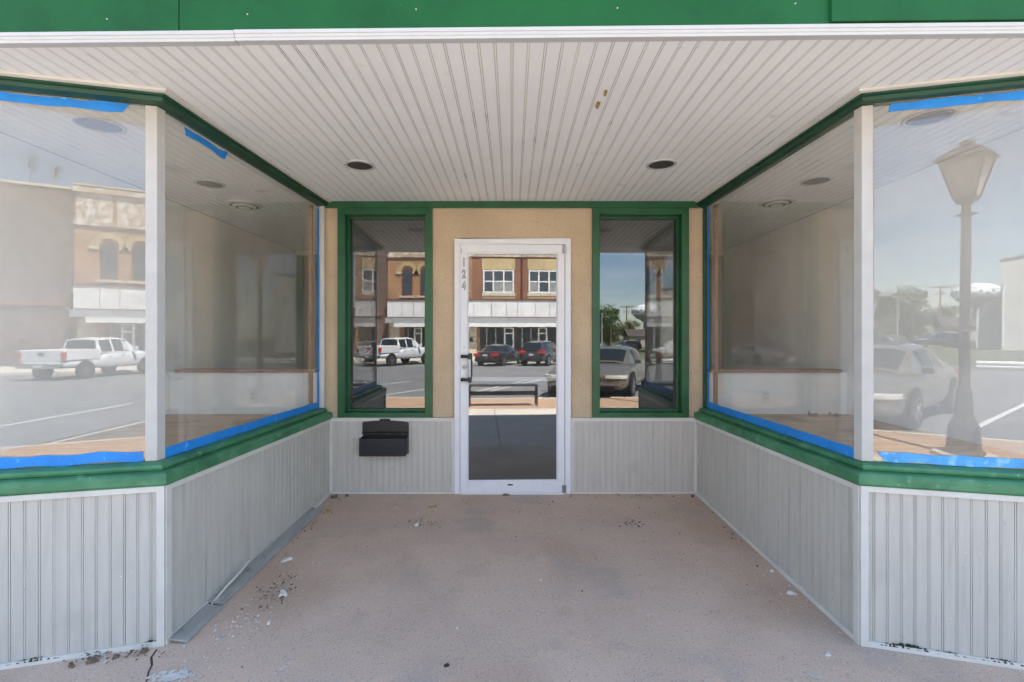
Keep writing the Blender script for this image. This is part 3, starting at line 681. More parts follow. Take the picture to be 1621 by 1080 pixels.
# ------------------------------------------------------------------ things lying on the entry floor
def ground_poly(name, pts, h, m, label=None, cat=None, group=None, kind=None, zoff=.001):
    mb = MB(); n = len(pts); vs = [(x, y, zf(y) + zoff) for x, y in pts] + [(x, y, zf(y) + zoff + h) for x, y in pts]
    mb.raw(vs, [tuple(range(n - 1, -1, -1)), tuple(range(n, 2 * n))] + [(i, (i + 1) % n, n + (i + 1) % n, n + i) for i in range(n)])
    return tag(mb.build(name, m), label, cat, group, kind)
def board(label, p, q, wd, up):
    p, q = Vector(p), Vector(q); t = (q - p).normalized(); n = Vector((t.y, -t.x))
    if n.x > 0: n = -n
    mb = MB(); e = []
    for c in (p, q):
        z = zf(c.y)
        e.append([(c.x, c.y, z + .002), (c.x, c.y, z + .016), (c.x + n.x * .008, c.y + n.y * .008, z + .018), (c.x + n.x * wd, c.y + n.y * wd, z + .018 + up), (c.x + n.x * wd, c.y + n.y * wd, z + .010 + up), (c.x + n.x * .01, c.y + n.y * .01, z + .006)])
    vs = e[0] + e[1]; mb.raw(vs, [tuple(range(5, -1, -1)), tuple(range(6, 12))] + [(k, (k + 1) % 6, 6 + (k + 1) % 6, 6 + k) for k in range(6)])
    return tag(mb.build('fallen_trim_board', 'old_board', bevel=.002), label, 'board', 'fallen trim boards along the left bulkhead')
board('long grey trim board fallen along the foot of the left side bulkhead', (-1.492, 3.80), (-1.545, 2.575), .078, .012)
board('short grey trim board lying at the front corner of the left bulkhead', (-1.535, 2.56), (-1.540, 2.288), .085, .006)
mb = MB()
pts = [(-1.583 - .004 * i, 2.74 - .05 * i, zf(2.74 - .05 * i) + .052 - .010 * i + .004 * math.sin(i)) for i in range(-3, 5)]
mb.tube(pts, [.004, .006, .006, .007, .006, .006, .005, .003], 6); tag(mb.build('loose_moulding', 'trim'), 'thin curled strip of moulding leaning on the fallen trim board', 'moulding')

def flake(x, y, sz, label, name='paint_chip', m='chip', group='paint chips on the entry floor', hgt=.004, asp=1.0, ang=0):
    n = 9; pts = []
    for k in range(n):
        a = 2 * math.pi * k / n; r = sz * random.uniform(.6, 1.15); px, py = r * math.cos(a) * asp, r * math.sin(a) / asp
        pts.append((x + px * math.cos(ang) - py * math.sin(ang), y + px * math.sin(ang) + py * math.cos(ang)))
    mb = MB(); vs = [(px, py, zf(py) + .001) for px, py in pts] + [(x + (px - x) * .7, y + (py - y) * .7, zf(py) + hgt * random.uniform(.6, 1.4)) for px, py in pts]
    mb.raw(vs, [tuple(range(n - 1, -1, -1)), tuple(range(n, 2 * n))] + [(i, (i + 1) % n, n + (i + 1) % n, n + i) for i in range(n)])
    return tag(mb.build(name, m), label, name.replace('_', ' '), group)
flake(-1.419, 3.054, .030, 'long white paint flake beside the middle of the fallen board', asp=1.5, ang=.6, hgt=.012)
flake(-1.271, 2.682, .028, 'crumpled white paint flake in front of the fallen board', hgt=.018)
flake(-1.226, 2.439, .013, 'small round white chip nearest the crack at left front', hgt=.010)
flake(-1.43, 3.767, .030, 'brown dead leaf at the far end of the fallen board', 'dead_leaf', 'rust', 'dead leaves on the entry floor', .02, 1.3, .2)
flake(1.572, 2.922, .014, 'white chip at the foot of right bulkhead, farther one', hgt=.008)
flake(1.560, 2.694, .024, 'larger white chip at the foot of right bulkhead', hgt=.014, asp=1.2)
flake(1.447, 2.216, .014, 'pale chip in front of the right bulkhead corner', hgt=.012)
flake(-.698, 3.546, .020, 'grey crumpled scrap amid grit, left of the door', 'dead_leaf', 'chip', 'dead leaves on the entry floor', .014, 1.3, .8)
flake(-.631, 3.875, .026, 'brown and white scrap near the mailbox side of the door', 'dead_leaf', 'rust', 'dead leaves on the entry floor', .012, 1.6, .4)
flake(-.288, 2.149, .012, 'dark clump alone on the front middle of the floor', 'dead_leaf', 'moss', 'dead leaves on the entry floor', .008, 1.3, .5)
flake(-.05, 4.12, .022, 'curled brown leaf against the door threshold', 'dead_leaf', 'leaf', 'dead leaves on the entry floor', .012, 1.8, .1)
def splash(x, y, rx, ry, ang, name, label, seed, holes=.0):
    rnd = random.Random(seed); n = 56; mb = MB()
    for k in range(70):                                   # many small dabs close together, thinning outwards
        q = rnd.random() ** .6; a = rnd.uniform(0, 6.283); px, py = q * rx * math.cos(a), q * ry * math.sin(a)
        cx_, cy_ = x + px * math.cos(ang) - py * math.sin(ang), y + px * math.sin(ang) + py * math.cos(ang)
        r = min(rx, ry) * rnd.uniform(.12, .42) * (1.15 - q * .75); m_ = 11; ring = []
        for i in range(m_):
            b2 = 6.283 * i / m_; rr = r * rnd.uniform(.55, 1.2); ring.append((cx_ + rr * math.cos(b2), cy_ + rr * math.sin(b2)))
        mb.face([(u, v, zf(v) + .0014 + .00003 * k) for u, v in ring])
    return tag(mb.build(name, 'chip'), label, name.replace('_', ' '))
splash(-1.012, 2.134, .075, .012, 1.05, 'paint_scrape', 'long white paint scrape on the floor at left front', 1)
splash(-1.47, 2.085, .10, .05, .1, 'paint_splash', 'broad white paint splash dried beside the floor crack', 2)
splash(1.30, 2.085, .06, .014, -.3, 'paint_scrape', 'white paint smear near the right front of the floor', 3)
for x, y, sz, an, lb in ((-1.612, 3.66, .034, 1.3, 'large curled brown leaf wedged between board and left bulkhead'), (-1.600, 3.56, .026, 1.9, 'smaller brown leaf in front of the wedged curled leaf'), (-1.50, 4.07, .026, .3, 'brown leaf in the back left corner of the entry'), (-1.40, 4.10, .018, -.4, 'small brown leaf by the panelling near the back left corner'), (1.53, 4.09, .018, .7, 'small brown leaf in the back right corner of the entry')):
    flake(x, y, sz, lb, 'dead_leaf', 'leaf', 'dead leaves on the entry floor', .014, 1.35, an)
# leaf litter in corners: loose mass nobody could count
def litter(name, label, cat, spots, m, cnt, sz, seed, up=.02):
    rnd = random.Random(seed); mb = MB()
    for k in range(cnt):
        x0, y0, sx, sy = rnd.choice(spots); x, y = rnd.gauss(x0, sx), rnd.gauss(y0, sy); s = sz * rnd.uniform(.4, 1.6); a = rnd.uniform(0, 6.3); tz = rnd.uniform(-.5, .5)
        z = zf(y) + .002 + rnd.uniform(0, up); u = (math.cos(a) * s, math.sin(a) * s, s * tz); v = (-math.sin(a) * s * .5, math.cos(a) * s * .5, rnd.uniform(0, .4) * s)
        c = [(x + i * u[0] + j * v[0], y + i * u[1] + j * v[1], max(zf(y) + .0015, z + i * u[2] + j * v[2])) for i, j in ((-.5, -.5), (.5, -.5), (.5, .5), (-.5, .5))]
        t_ = s * .12; mb.hexa(c, [(p[0], p[1], p[2] + t_) for p in c])
    return tag(mb.build(name, m), label, cat, None, 'stuff')
litter('leaf_litter', 'brown leaf scraps gathered at the back left corner and board end', 'leaf litter', [(-1.52, 4.05, .03, .05), (-1.555, 3.6, .012, .09), (-1.35, 2.62, .04, .10), (-1.31, 2.75, .04, .06), (-.68, 3.56, .06, .04), (.88, 3.56, .05, .03), (-.05, 3.95, .35, .06), (-1.88, 2.185, .12, .012), (-1.78, 2.215, .10, .012), (-1.46, 3.3, .02, .3), (1.53, 3.6, .02, .3), (.8, 4.08, .3, .03)], 'leaf', 260, .011, 3)
litter('grit', 'pale grit and paint crumbs scattered over the entry floor', 'grit', [(0, 3.1, .75, .55), (-1.3, 2.7, .07, .3), (-.65, 3.6, .1, .12), (-.2, 3.7, .35, .1), (.5, 3.65, .3, .1), (.9, 3.6, .1, .07), (-.5, 2.4, .6, .2), (-1.4, 2.35, .05, .1), (-1.95, 2.19, .14, .02), (-1.35, 2.6, .06, .2), (-1.42, 2.45, .05, .1), (1.5, 2.6, .06, .2)], 'chip', 520, .0085, 5, .001)
litter('dirt_specks', 'dark specks of dirt scattered over the entry floor', 'dirt', [(0, 3.1, .7, .55), (-1.28, 2.65, .07, .15), (-1.9, 2.2, .14, .015), (1.0, 3.2, .4, .4), (.2, 3.7, .6, .15)], 'crack', 190, .007, 9, .001)
# floor crack at the left corner
pts = [(-1.652, 2.25), (-1.640, 2.20), (-1.600, 2.15), (-1.585, 2.11), (-1.555, 2.06), (-1.540, 2.0), (-1.52, 1.9)]
mb = MB()
for (x0, y0), (x1, y1) in zip(pts[:-1], pts[1:]):
    wd = random.uniform(.004, .009); mb.face([(x0 - wd, y0, zf(y0) + .002), (x1 - wd, y1, zf(y1) + .002), (x1 + wd * .4, y1, zf(y1) + .002), (x0 + wd * .4, y0, zf(y0) + .002)])
tag(mb.build('floor_crack', 'crack'), kind='structure')
# moss on the foot of the two front bulkheads
def moss(name, label, path, side, spots):
    p0, p1 = Vector(path[1]), Vector(path[2]); t = (p1 - p0).normalized(); n = Vector((t.y, -t.x)) * -side; mb = MB(); rnd = random.Random(len(spots))
    for s0, ln, hh in spots:
        for k in range(int(ln / .0022)):
            s = s0 + rnd.uniform(0, ln); e = 1 - abs((s - s0) / ln * 2 - 1); p = p0 + t * s; h = hh * (.25 + .75 * e) * rnd.uniform(.4, 1); d = rnd.uniform(.001, .012); q = p + n * d; z = zf(q.y) + .018
            r = rnd.uniform(.003, .006)
            mb.hexa([(q.x - t.x * r, q.y - t.y * r, z), (q.x + t.x * r, q.y + t.y * r, z), (q.x + t.x * r + n.x * r, q.y + t.y * r + n.y * r, z), (q.x - t.x * r + n.x * r, q.y - t.y * r + n.y * r, z)],
                    [(q.x - t.x * r * .5, q.y - t.y * r * .5, z + h), (q.x + t.x * r * .5, q.y + t.y * r * .5, z + h), (q.x + t.x * r * .5 + n.x * .002, q.y + t.y * r * .5 + n.y * .002, z + h * .8), (q.x - t.x * r * .5 + n.x * .002, q.y - t.y * r * .5 + n.y * .002, z + h * .8)])
    return tag(mb.build(name, 'moss'), label, 'moss', None, 'stuff')
moss('moss', 'dark moss growing on the base strip of the right front bulkhead', RP, -1, [(.08, .20, .024), (.24, .20, .012), (.42, .25, .012)])
moss('moss', 'dark moss growing on the base strip of the left front bulkhead', LP, 1, [(.02, .07, .016), (.40, .22, .012)])
for k, (x, y, s) in enumerate(((-1.886, 2.17, .020), (-1.80, 2.20, .014), (-1.955, 2.145, .017), (-1.70, 2.235, .019))):
    flake(x, y, s, ('mossy clod lying left of another clod under the left bulkhead', 'flattened mossy clod between clods under the left bulkhead', 'dark clod farthest from the corner under left bulkhead', 'mossy clod nearest the corner under the left bulkhead')[k], 'dirt_clod', 'leaf', 'dirt clods below the left front bulkhead', .014, (1.5, 1.1, 1.7, 1.3)[k], (.2, 1.1, -.5, .5)[k])
# crusty lumps in the ceiling groove
for x, y, s, lb in ((.447, 2.31, .016, 'crusty yellow lump stuck in a ceiling groove, upper one'), (.432, 2.43, .020, 'crusty yellow lump stuck in a ceiling groove, lower larger one')):
    bm = bmesh.new(); bmesh.ops.create_icosphere(bm, subdivisions=3, radius=s)
    for v in bm.verts:
        f_ = 1 + .5 * noise.noise(v.co * 90); v.co = Vector((v.co.x * .5 * f_, v.co.y * 1.5 * f_, v.co.z * .5 * f_))
    me = bpy.data.meshes.new('wasp_mud'); bm.to_mesh(me); bm.free(); me.materials.append(MT['rust']); o = bpy.data.objects.new('ceiling_lump', me); COL.objects.link(o); o.location = (x, y, CZ - .004)
    tag(o, lb, 'lump', 'crusty lumps on the ceiling')
for x, y, lb in ((2.50, 4.02, 'small metal bracket lying at the back of the right display, farther left'), (2.66, 4.0, 'small metal bracket lying at the back of the right display, by side wall')):
    mb = MB(); mb.box(-.03, .03, -.015, .015, 0, .003); mb.box(-.03, -.027, -.015, .015, .003, .035); mb.box(.027, .03, -.015, .015, .003, .025); mb.tube([(0, 0, .003), (0, 0, .02)], .008, 8)
    tag(mb.build('metal_bracket', 'steel', loc=(x, y, .691)), lb, 'bracket', 'metal brackets in the right display')

# ================================================================== ACROSS THE STREET (seen in the glass)
# ---- lamp post at our kerb
def lantern_post(name, label, loc, sc=1.0, rz=0, pad=True):
    t = thing(name, label, 'street lamp', loc, rz)
    if pad:
        mb = MB(); mb.prism([(.34 * math.cos(R(a)), .34 * math.sin(R(a))) for a in range(22, 382, 45)], .0, .045); mb.build('pad', 'kerb', t)
    z0 = .045 if pad else 0
    mb = MB(); mb.lathe([(.225, z0), (.225, z0 + .03), (.185, z0 + .06), (.165, z0 + .36), (.13, z0 + .44), (.10, z0 + .50), (.085, z0 + .86)], seg=8, sq=True); mb.build('post_base', 'lampmetal', t)
    mb = MB(); mb.lathe([(.062, z0 + .86), (.058, 1.6), (.052, 3.2), (.075, 3.22), (.075, 3.25), (.05, 3.27), (.05, 3.36), (.11, 3.40)], seg=16)
    mb.tube([(-.12, 0, 3.24), (.12, 0, 3.24)], .012, 8); mb.build('post', 'lampmetal', t, smooth=False)
    mb = MB(); mb.box(-.05, .05, -.066, -.058, 2.55, 2.78); mb.build('notice', 'plate', t)
    # lantern cage, panels, roof
    def sq(r, z): return [(-r, -r, z), (r, -r, z), (r, r, z), (-r, r, z)]
    mb = MB(); mb.hexa(sq(.09, 3.40), sq(.115, 3.46))
    for a in range(4):
        c0, c1 = sq(.112, 3.46)[a], sq(.228, 3.94)[a]; mb.tube([c0, c1], .012, 4)
    mb.hexa(sq(.235, 3.94), sq(.24, 3.965)); mb.build('lantern_frame', 'lampmetal', t)
    mb = MB(); mb.hexa(sq(.104, 3.462), sq(.216, 3.938)); mb.build('lantern_panel', 'lampglass', t)
    mb = MB(); mb.hexa(sq(.285, 3.966), sq(.265, 3.99)); mb.hexa(sq(.262, 3.9905), sq(.10, 4.13)); mb.lathe([(.04, 4.1305), (.04, 4.16), (.085, 4.175), (.085, 4.20), (.03, 4.22), (.005, 4.24)], seg=16); mb.build('lantern_roof', 'lampmetal', t)
    if sc != 1: t.scale = (sc, sc, sc)
    return t
lantern_post('street_lamp', 'bronze lantern lamp post on a pale pad, reflected large in the right front pane', (3.42, -2.75, zs(-2.75)), .93, R(28))
lantern_post('street_lamp', 'black lantern lamp post across the street at the edge of the door reflection', (6.35, -29.2, -.45), 1.0, R(10), False)

# ---- bench on the pavers
bn = thing('bench', 'black backless metal bench on the brick pavers, reflected in the door', 'bench', (.22, -2.75, zs(-2.75)))
mb = MB()
for k in range(6): mb.box(-.78, .78, -.20 + .07 * k, -.145 + .07 * k, .46, .485)
mb.build('seat', 'benchblk', bn, bevel=.006)
for sx in (-1, 1):
    mb = MB(); mb.tube([(sx * .76, -.17, 0), (sx * .76, -.15, .459)], .018, 8); mb.tube([(sx * .76, .17, 0), (sx * .76, .15, .459)], .018, 8); mb.tube([(sx * .76, -.15, .44), (sx * .76, .15, .44)], .014, 8); mb.build('leg', 'benchblk', bn)
mb = MB(); mb.tube([(-.76, -.06, .30), (.76, -.06, .30)], .028, 8); mb.tube([(-.76, .10, .27), (.76, .10, .27)], .022, 8); mb.build('stretcher', 'benchblk', bn)

# ---- brick block across the street
FY = -36.0; SX = .058
def bx(px): return SX * (px - 810.5)
def bz(py): return 1.34 + SX * (535 - py)
def facing(mb, x0, x1, d0, d1, z0, z1, mi=0): mb.box(x0, x1, FY + d0, FY + d1, z0, z1, mi)   # d positive = towards the street
bk = thing('brick_building', 'two storey orange brick block with arched and square windows above a white sign band', 'building', (0, 0, 0))
XL, XR = bx(613), 7.4; ZT = 11.3
mb = MB(); mb.box(XL, XR, FY - 16, FY, -.6, ZT); mb.build('wall', 'bricko', bk)
mb = MB()                                     # redder brick on the square-window half, between slim piers
facing(mb, bx(782), XR - .01, .001, .05, bz(474), ZT - 2.6); mb.build('red_brick_wall', 'brickr', bk)
mb = MB(); facing(mb, bx(775), bx(790), .051, .13, bz(474), ZT - 2.6); mb.build('pier', 'bricko', bk); mb = MB(); facing(mb, XR - .55, XR - .012, .051, .13, bz(474), ZT - 2.6); mb.build('pier', 'bricko', bk)
mb = MB(); n = 9
for k in range(n):
    xa = XL + (XR - XL) * k / n; xb = XL + (XR - XL) * (k + 1) / n
    facing(mb, xa + .12, xb - .12, .002, .05, ZT - 2.3, ZT - .45)
facing(mb, XL, XR, .0515, .22, ZT - .42, ZT - .05); facing(mb, XL, XR, .0515, .14, ZT - 2.55, ZT - 2.33); mb.build('parapet_panel', 'oldplaster', bk)
mb = MB(); mb.box(XL - .05, XR + .05, FY - .4, FY + .26, ZT, ZT + .1); mb.build('coping', 'stonetrim', bk)
# arched windows
for px0, px1 in ((636, 652.5), (665, 681.5), (710, 726)):
    x0, x1 = bx(px0), bx(px1); z0, zsp = bz(468), bz(432); r = (x1 - x0) / 2; xc = (x0 + x1) / 2
    arch = [(x0, z0), (x1, z0), (x1, zsp)] + [(xc + r * math.cos(R(a)), zsp + r * math.sin(R(a))) for a in range(15, 180, 15)] + [(x0, zsp)]
    mb = MB(); mb.slab(arch, FY + .002, FY + .05); wi = mb.build('window', 'winred', bk)
    k = .80; a2 = [(xc + (x - xc) * k, z0 + .12 + (z - z0) * .90) for x, z in arch]
    mb = MB(); mb.slab(a2, FY + .0505, FY + .06); mb.build('pane', 'wineglass', wi)
    mb = MB(); mb.box(x0 - .25, x1 + .25, FY + .001, FY + .16, z0 - .2, z0 - .02); mb.build('window_sill', 'stonetrim', wi)
    for sx in (-1, 1):
        mb = MB(); a_, b_ = sorted((xc + sx * (r + .04), xc + sx * (r + .55))); mb.box(a_, b_, FY + .001, FY + .1, zsp - .1, zsp + .12); mb.build('impost_band', 'stonetrim', wi)
    mb = MB(); ring = []
    for a in range(0, 180, 10):
        q = [(xc + rr * math.cos(R(t)), zsp + .12 + rr * math.sin(R(t))) for rr, t in ((r + .06, a + .6), (r + .42, a + .6), (r + .42, a + 9.4), (r + .06, a + 9.4))]; mb.slab(q, FY + .001, FY + .07)
    mb.build('brick_arch', 'bricky', wi)
# square windows
for px0, px1, blinds in ((807, 856, (4, 5)), (879, 928, (3, 5))):
    x0, x1, z0, z1 = bx(px0), bx(px1), bz(464), bz(428)
    mb = MB(); ww = (x1 - x0); fy0, fy1 = .0515, .11
    xs = [x0, x0 + ww / 3, x0 + 2 * ww / 3, x1]; mid = (z0 + z1) / 2
    for i, x in enumerate(xs):
        wdt = .14; a_ = x if i == 0 else x - wdt / 2 if i < 3 else x - wdt; facing(mb, a_, a_ + wdt, fy0, fy1, z0, z1)
    for zz in (z0, mid - .06, z1 - .12):
        for i in range(3): facing(mb, xs[i] + (.14 if i == 0 else .07), xs[i + 1] - (.14 if i == 2 else .07), fy0, fy1 - .01, zz, zz + .12)
    wi = mb.build('window', 'winwhite', bk)
    mb = MB(); mg = MB()
    for i in range(3):
        for j in range(2):
            tgt = mg if (i + 3 * (1 - j)) in blinds else mb
            facing(tgt, xs[i] + .071, xs[i + 1] - .071, .052, .075, (z0 if j == 0 else mid) + .07, (mid if j == 0 else z1) - .07)
    mb.build('pane', 'wineglass', wi); mg.build('pane', 'blindglass', wi)
    mb = MB(); facing(mb, x0 - .12, x1 + .12, .0515, .12, z0 - .28, z0 - .005); mb.build('window_sill', 'stonetrim', wi)
    mb = MB(); facing(mb, x0 - .1, x1 + .1, .0515, .09, z1 + .03, z1 + 1.05); mb.build('lintel_panel', 'bricky', bk)
    mb = MB(); facing(mb, x0 - .08, x1 + .08, .0515, .075, bz(473), z0 - .285); mb.build('apron_panel', 'bricky', bk)
mb = MB(); mb.tube([(bx(877 - 8), FY + .16, bz(474)), (bx(877 - 8), FY + .16, ZT - 1)], .06, 8); mb.build('downpipe', 'winred', bk)
# white sign band in sheets, rusty edge, grey canopy
mb = MB(); xs_ = XL + .02; k = 0
while xs_ < XR - .1:
    x2 = min(XR - .02, xs_ + (1.35, 1.05, 1.6)[k % 3]); facing(mb, xs_ + .02, x2 - .02, .165, .30, bz(502), bz(476)); xs_ = x2; k += 1
mb.build('sign_band', 'signw', bk)
mb = MB(); facing(mb, XL, XR, .165, .38, bz(475.9), bz(474.2)); facing(mb, XL, XR, .165, .40, bz(503.6), bz(502.1)); mb.build('rust_strip', 'winred', bk)
mb = MB(); facing(mb, XL, XR, .001, .9, bz(512), bz(503.7)); mb.build('canopy', 'metalgrey', bk)
mb = MB(); facing(mb, XL + .8, XR - .1, .55, .95, bz(518), bz(512.1)); mb.build('awning_box', 'winwhite', bk)
# shopfronts below
mb = MB(); facing(mb, bx(802), XR - .3, .001, .04, -.46, bz(512.1)); facing(mb, bx(640), bx(700), .001, .04, -.46, bz(512.1)); mb.build('shopfront', 'shopdark', bk)
mb = MB(); facing(mb, bx(616), bx(632), .001, .03, -.46, bz(512.1)); facing(mb, bx(782), bx(797), .001, .06, -.46, bz(512.1)); mb.build('stone_pier', 'stonetrim', bk)
mb = MB(); facing(mb, bx(786), bx(791), .0605, .09, bz(541), bz(534)); mb.build('wall_box', 'shopdark', bk)
for a, c in ((840, 856), (894, 909), (655, 668)):
    mb = MB(); x0, x1 = bx(a), bx(c); facing(mb, x0, x0 + .14, .0405, .09, -.46, bz(519)); facing(mb, x1 - .14, x1, .0405, .09, -.46, bz(519)); facing(mb, x0 + .14, x1 - .14, .0405, .09, bz(529), bz(527)); facing(mb, x0 + .14, x1 - .14, .0405, .09, bz(520.5), bz(519)); d_ = mb.build('door', 'winwhite', bk)
    mb = MB(); facing(mb, x0 + .141, x1 - .141, .041, .06, -.44, bz(529.1)); facing(mb, x0 + .141, x1 - .141, .041, .06, bz(526.9), bz(520.6)); mb.build('pane', 'wineglass', d_)
mb = MB()
for a in (812, 826, 868, 882, 645, 676, 690): facing(mb, bx(a), bx(a) + .1, .0405, .08, -.46, bz(519))
mb.build('mullion', 'metalgrey', bk)
# neighbours
nb = thing('dark_brick_building', 'plain dark brown brick building left of the orange brick block', 'building', (0, 0, 0))
mb = MB(); mb.box(-34, XL - .02, FY - 14, FY - .1, -.6, 11.0); mb.build('wall', 'brickd', nb)
mb = MB(); mb.box(-34, XL - .04, FY - .2, FY + .0, 11.0005, 11.15); mb.build('coping', 'stonetrim', nb)
mb = MB(); mb.box(-33, XL - .5, FY - .099, FY + .05, 3.4, 3.7); mb.build('brick_band', 'brickr', nb)
for x in (-30, -24, -18):
    mb = MB(); mb.box(x, x + 2.6, FY - .099, FY - .02, -.4, 2.9); wi = mb.build('shop_window', 'wineglass', nb)
# sprigs growing on its parapet
def sprig(x, h, label):
    t = thing('parapet_plant', label, 'plant', (x, FY - .1, 11.15), 0, 'weeds on the parapet'); rnd = random.Random(int(h * 100))
    mb = MB(); mb.tube([(0, 0, 0), (.08, 0, h * .5), (.15, 0, h)], [.03, .02, .01], 5); mb.build('stem', 'trunk', t)
    mb = MB()
    for k in range(90):
        c = Vector((.14 + rnd.gauss(0, .16), rnd.gauss(0, .16), h * rnd.uniform(.5, 1.15))); u = Vector((rnd.gauss(0, 1), rnd.gauss(0, 1), rnd.gauss(0, 1))).normalized() * .06; v = u.orthogonal().normalized() * .04
        mb.face([c - u, c - v, c + u, c + v])
    mb.build('leaves', 'leaves2', t)
sprig(-13.6, 1.6, 'tall weed growing on the dark brick parapet, left one'); sprig(-12.5, 1.1, 'shorter weed growing on the dark brick parapet')
# pale block building on the right with downpipe and a lower lean-to
pb = thing('pale_block_building', 'pale grey block building with a sloping roofline and white downpipe', 'building', (0, 0, 0))
def skew(mb, pts, z0, tops):
    mb.hexa([(x, y, z0) for x, y in pts], [(x, y, z) for (x, y), z in zip(pts, tops)]); return mb
skew(MB(), [(20.8, -59), (37, -59), (41, -72), (25.6, -72)], -.75, (8.05, 10.8, 10.8, 8.05)).build('wall', 'greyblock', pb)
skew(MB(), [(19.5, -60.6), (21.3, -60.6), (23.2, -66), (21.8, -66)], -.75, (3.2, 4.7, 4.7, 3.2)).build('lean_to', 'greyblock', pb)
mb = MB(); mb.hexa([(20.65, -58.85, 8.06), (37.1, -58.85, 10.83), (41.1, -72.1, 10.83), (25.4, -72.1, 8.06)], [(20.65, -58.85, 8.24), (37.1, -58.85, 11.0), (41.1, -72.1, 11.0), (25.4, -72.1, 8.24)]); mb.build('roof_edge', 'metalgrey', pb)
mb = MB(); mb.tube([(21.1, -58.85, 5.8), (20.95, -58.85, 5.2), (20.95, -58.85, 3.0), (20.95, -58.85, 2.6), (20.95, -58.85, -.4)], .1, 8); mb.build('downpipe', 'winwhite', pb)
# low white barrier
br = thing('roadside_barrier', 'long low white barrier rail at the far edge of the road', 'barrier', (9.6, -24.7, zr(-24.7)))
mb = MB(); mb.tube([(0, 0, .34), (14, .8, .34)], .09, 10); mb.tube([(0, 0, .17), (14, .8, .17)], .07, 10); mb.build('rail', 'winwhite', br)
for k in range(6):
    mb = MB(); x = .3 + 2.6 * k; mb.box(x - .06, x + .06, .057 * x - .16, .057 * x - .08, 0, .36); mb.build('post', 'winwhite', br)
# grass verge beyond it
# utility poles
def upole(name, label, x, y, top, arms, m, base=-.8, r=.14):
    t = thing(name, label, 'pole', (x, y, base), 0, 'utility poles beyond the street')
    mb = MB(); mb.tube([(0, 0, 0), (0, 0, top - base)], [r, r * .7], 10); mb.build('shaft', m, t)
    for z, w_ in arms:
        mb = MB(); mb.box(-w_ / 2, w_ / 2, -.24, -.12, z - base - .08, z - base + .08)
        for q in (-.45, -.25, .25, .45): mb.tube([(q * w_, -.18, z - base + .08), (q * w_, -.18, z - base + .3)], .05, 6)
        mb.build('crossarm', m, t)
    return t
upole('utility_pole', 'brown wooden utility pole with two crossarms in front of the trees', 30.4, -119.5, 9.9, ((9.5, 3.4), (8.2, 1.6)), 'pole', r=.2)
upole('utility_pole', 'thin grey pole without crossarms, right of the street light pole', 22.2, -100, 4.2, (), 'pole', r=.1)
lp = upole('street_light_pole', 'pale slender street light pole with one short arm before the trees', 20.0, -99, 6.9, (), 'polegrey', r=.13)
mb = MB(); mb.tube([(0, 0, 6.6), (.8, 0, 6.9), (1.3, 0, 6.8)], .05, 6); mb.box(1.1, 1.6, -.1, .1, 6.74, 6.86); mb.build('lamp_arm', 'polegrey', lp)
# utility wires
mb = MB()
for q in (-1.4, 0, 1.4):
    mb.tube([(30.4 + q, -119.7, 9.85), (45 + q, -124, 8.7), (62 + q, -130, 9.2)], .025, 4)
tag(mb.build('overhead_wires', 'black'), 'three thin dark overhead wires running right from the wooden utility pole', 'wires')
# water tower
wt = thing('water_tower', 'white spheroid water tower with a dark dotted band on a flared stem', 'water tower', (94.0, -330, -1.5))
mb = MB(); prof = [(1.8, 16.8), (4.0, 17.6), (6.6, 18.8), (8.1, 20.6), (8.4, 22.2), (7.9, 23.8), (6.4, 25.2), (4.0, 26.3), (1.5, 26.8), (.1, 26.85)]
prof = [(r * 1.03, z - 2.0) for r, z in prof]; mb.lathe(prof, seg=40); mb.build('tank', 'tank', wt, smooth=True)
mb = MB(); mb.lathe([(3.6, 0), (2.2, 3), (1.7, 7), (1.7, 11.8), (1.9, 14.78)], seg=24); mb.build('stem', 'metalgrey', wt, smooth=True)
mb = MB(); mb.lathe([(1.88, 13.0), (3.3, 14.2), (5.6, 15.6), (7.6, 17.4), (7.7, 17.5)], seg=40); mb.build('tank_underside', 'metalgrey', wt, smooth=True)
mb = MB()
for k in range(26):
    a = 2 * math.pi * k / 26; z = 19.9 + (.8 if k % 2 else -.4); r = 8.72 if k % 2 == 0 else 8.58; c = Vector((r * math.cos(a), r * math.sin(a), z)); u = Vector((-math.sin(a), math.cos(a), 0)) * .42; n_ = Vector((math.cos(a), math.sin(a), 0)) * .12
    mb.hexa([c - u - n_ + Vector((0, 0, -.4)), c + u - n_ + Vector((0, 0, -.4)), c + u + n_ + Vector((0, 0, -.4)), c - u + n_ + Vector((0, 0, -.4))], [c - u - n_ + Vector((0, 0, .4)), c + u - n_ + Vector((0, 0, .4)), c + u + n_ + Vector((0, 0, .4)), c - u + n_ + Vector((0, 0, .4))])
mb.build('dotted_band', 'tankdot', wt); wt.scale = (1.18, 1.18, 1.06)
# little house
hs = thing('small_house', 'small tan house with a dark gabled roof below the water tower', 'house', (32.5, -112, -1.2))
mb = MB(); mb.box(-4, 4, -3, 3, 0, 3.0); mb.build('wall', 'housew', hs)
mb = MB(); mb.raw([(-4.4, -3.4, 2.95), (4.4, -3.4, 2.95), (4.4, 3.4, 2.95), (-4.4, 3.4, 2.95), (-4.4, 0, 4.7), (4.4, 0, 4.7)], [(0, 1, 5, 4), (2, 3, 4, 5), (0, 4, 3), (1, 2, 5), (0, 3, 2, 1)]); mb.build('roof', 'roof', hs)
mb = MB(); mb.box(-2.2, -1.2, 3.001, 3.06, 1, 2.2); mb.build('window', 'wineglass', hs); mb = MB(); mb.box(.8, 1.8, 3.001, 3.06, 0, 2.1); mb.build('door', 'winred', hs)
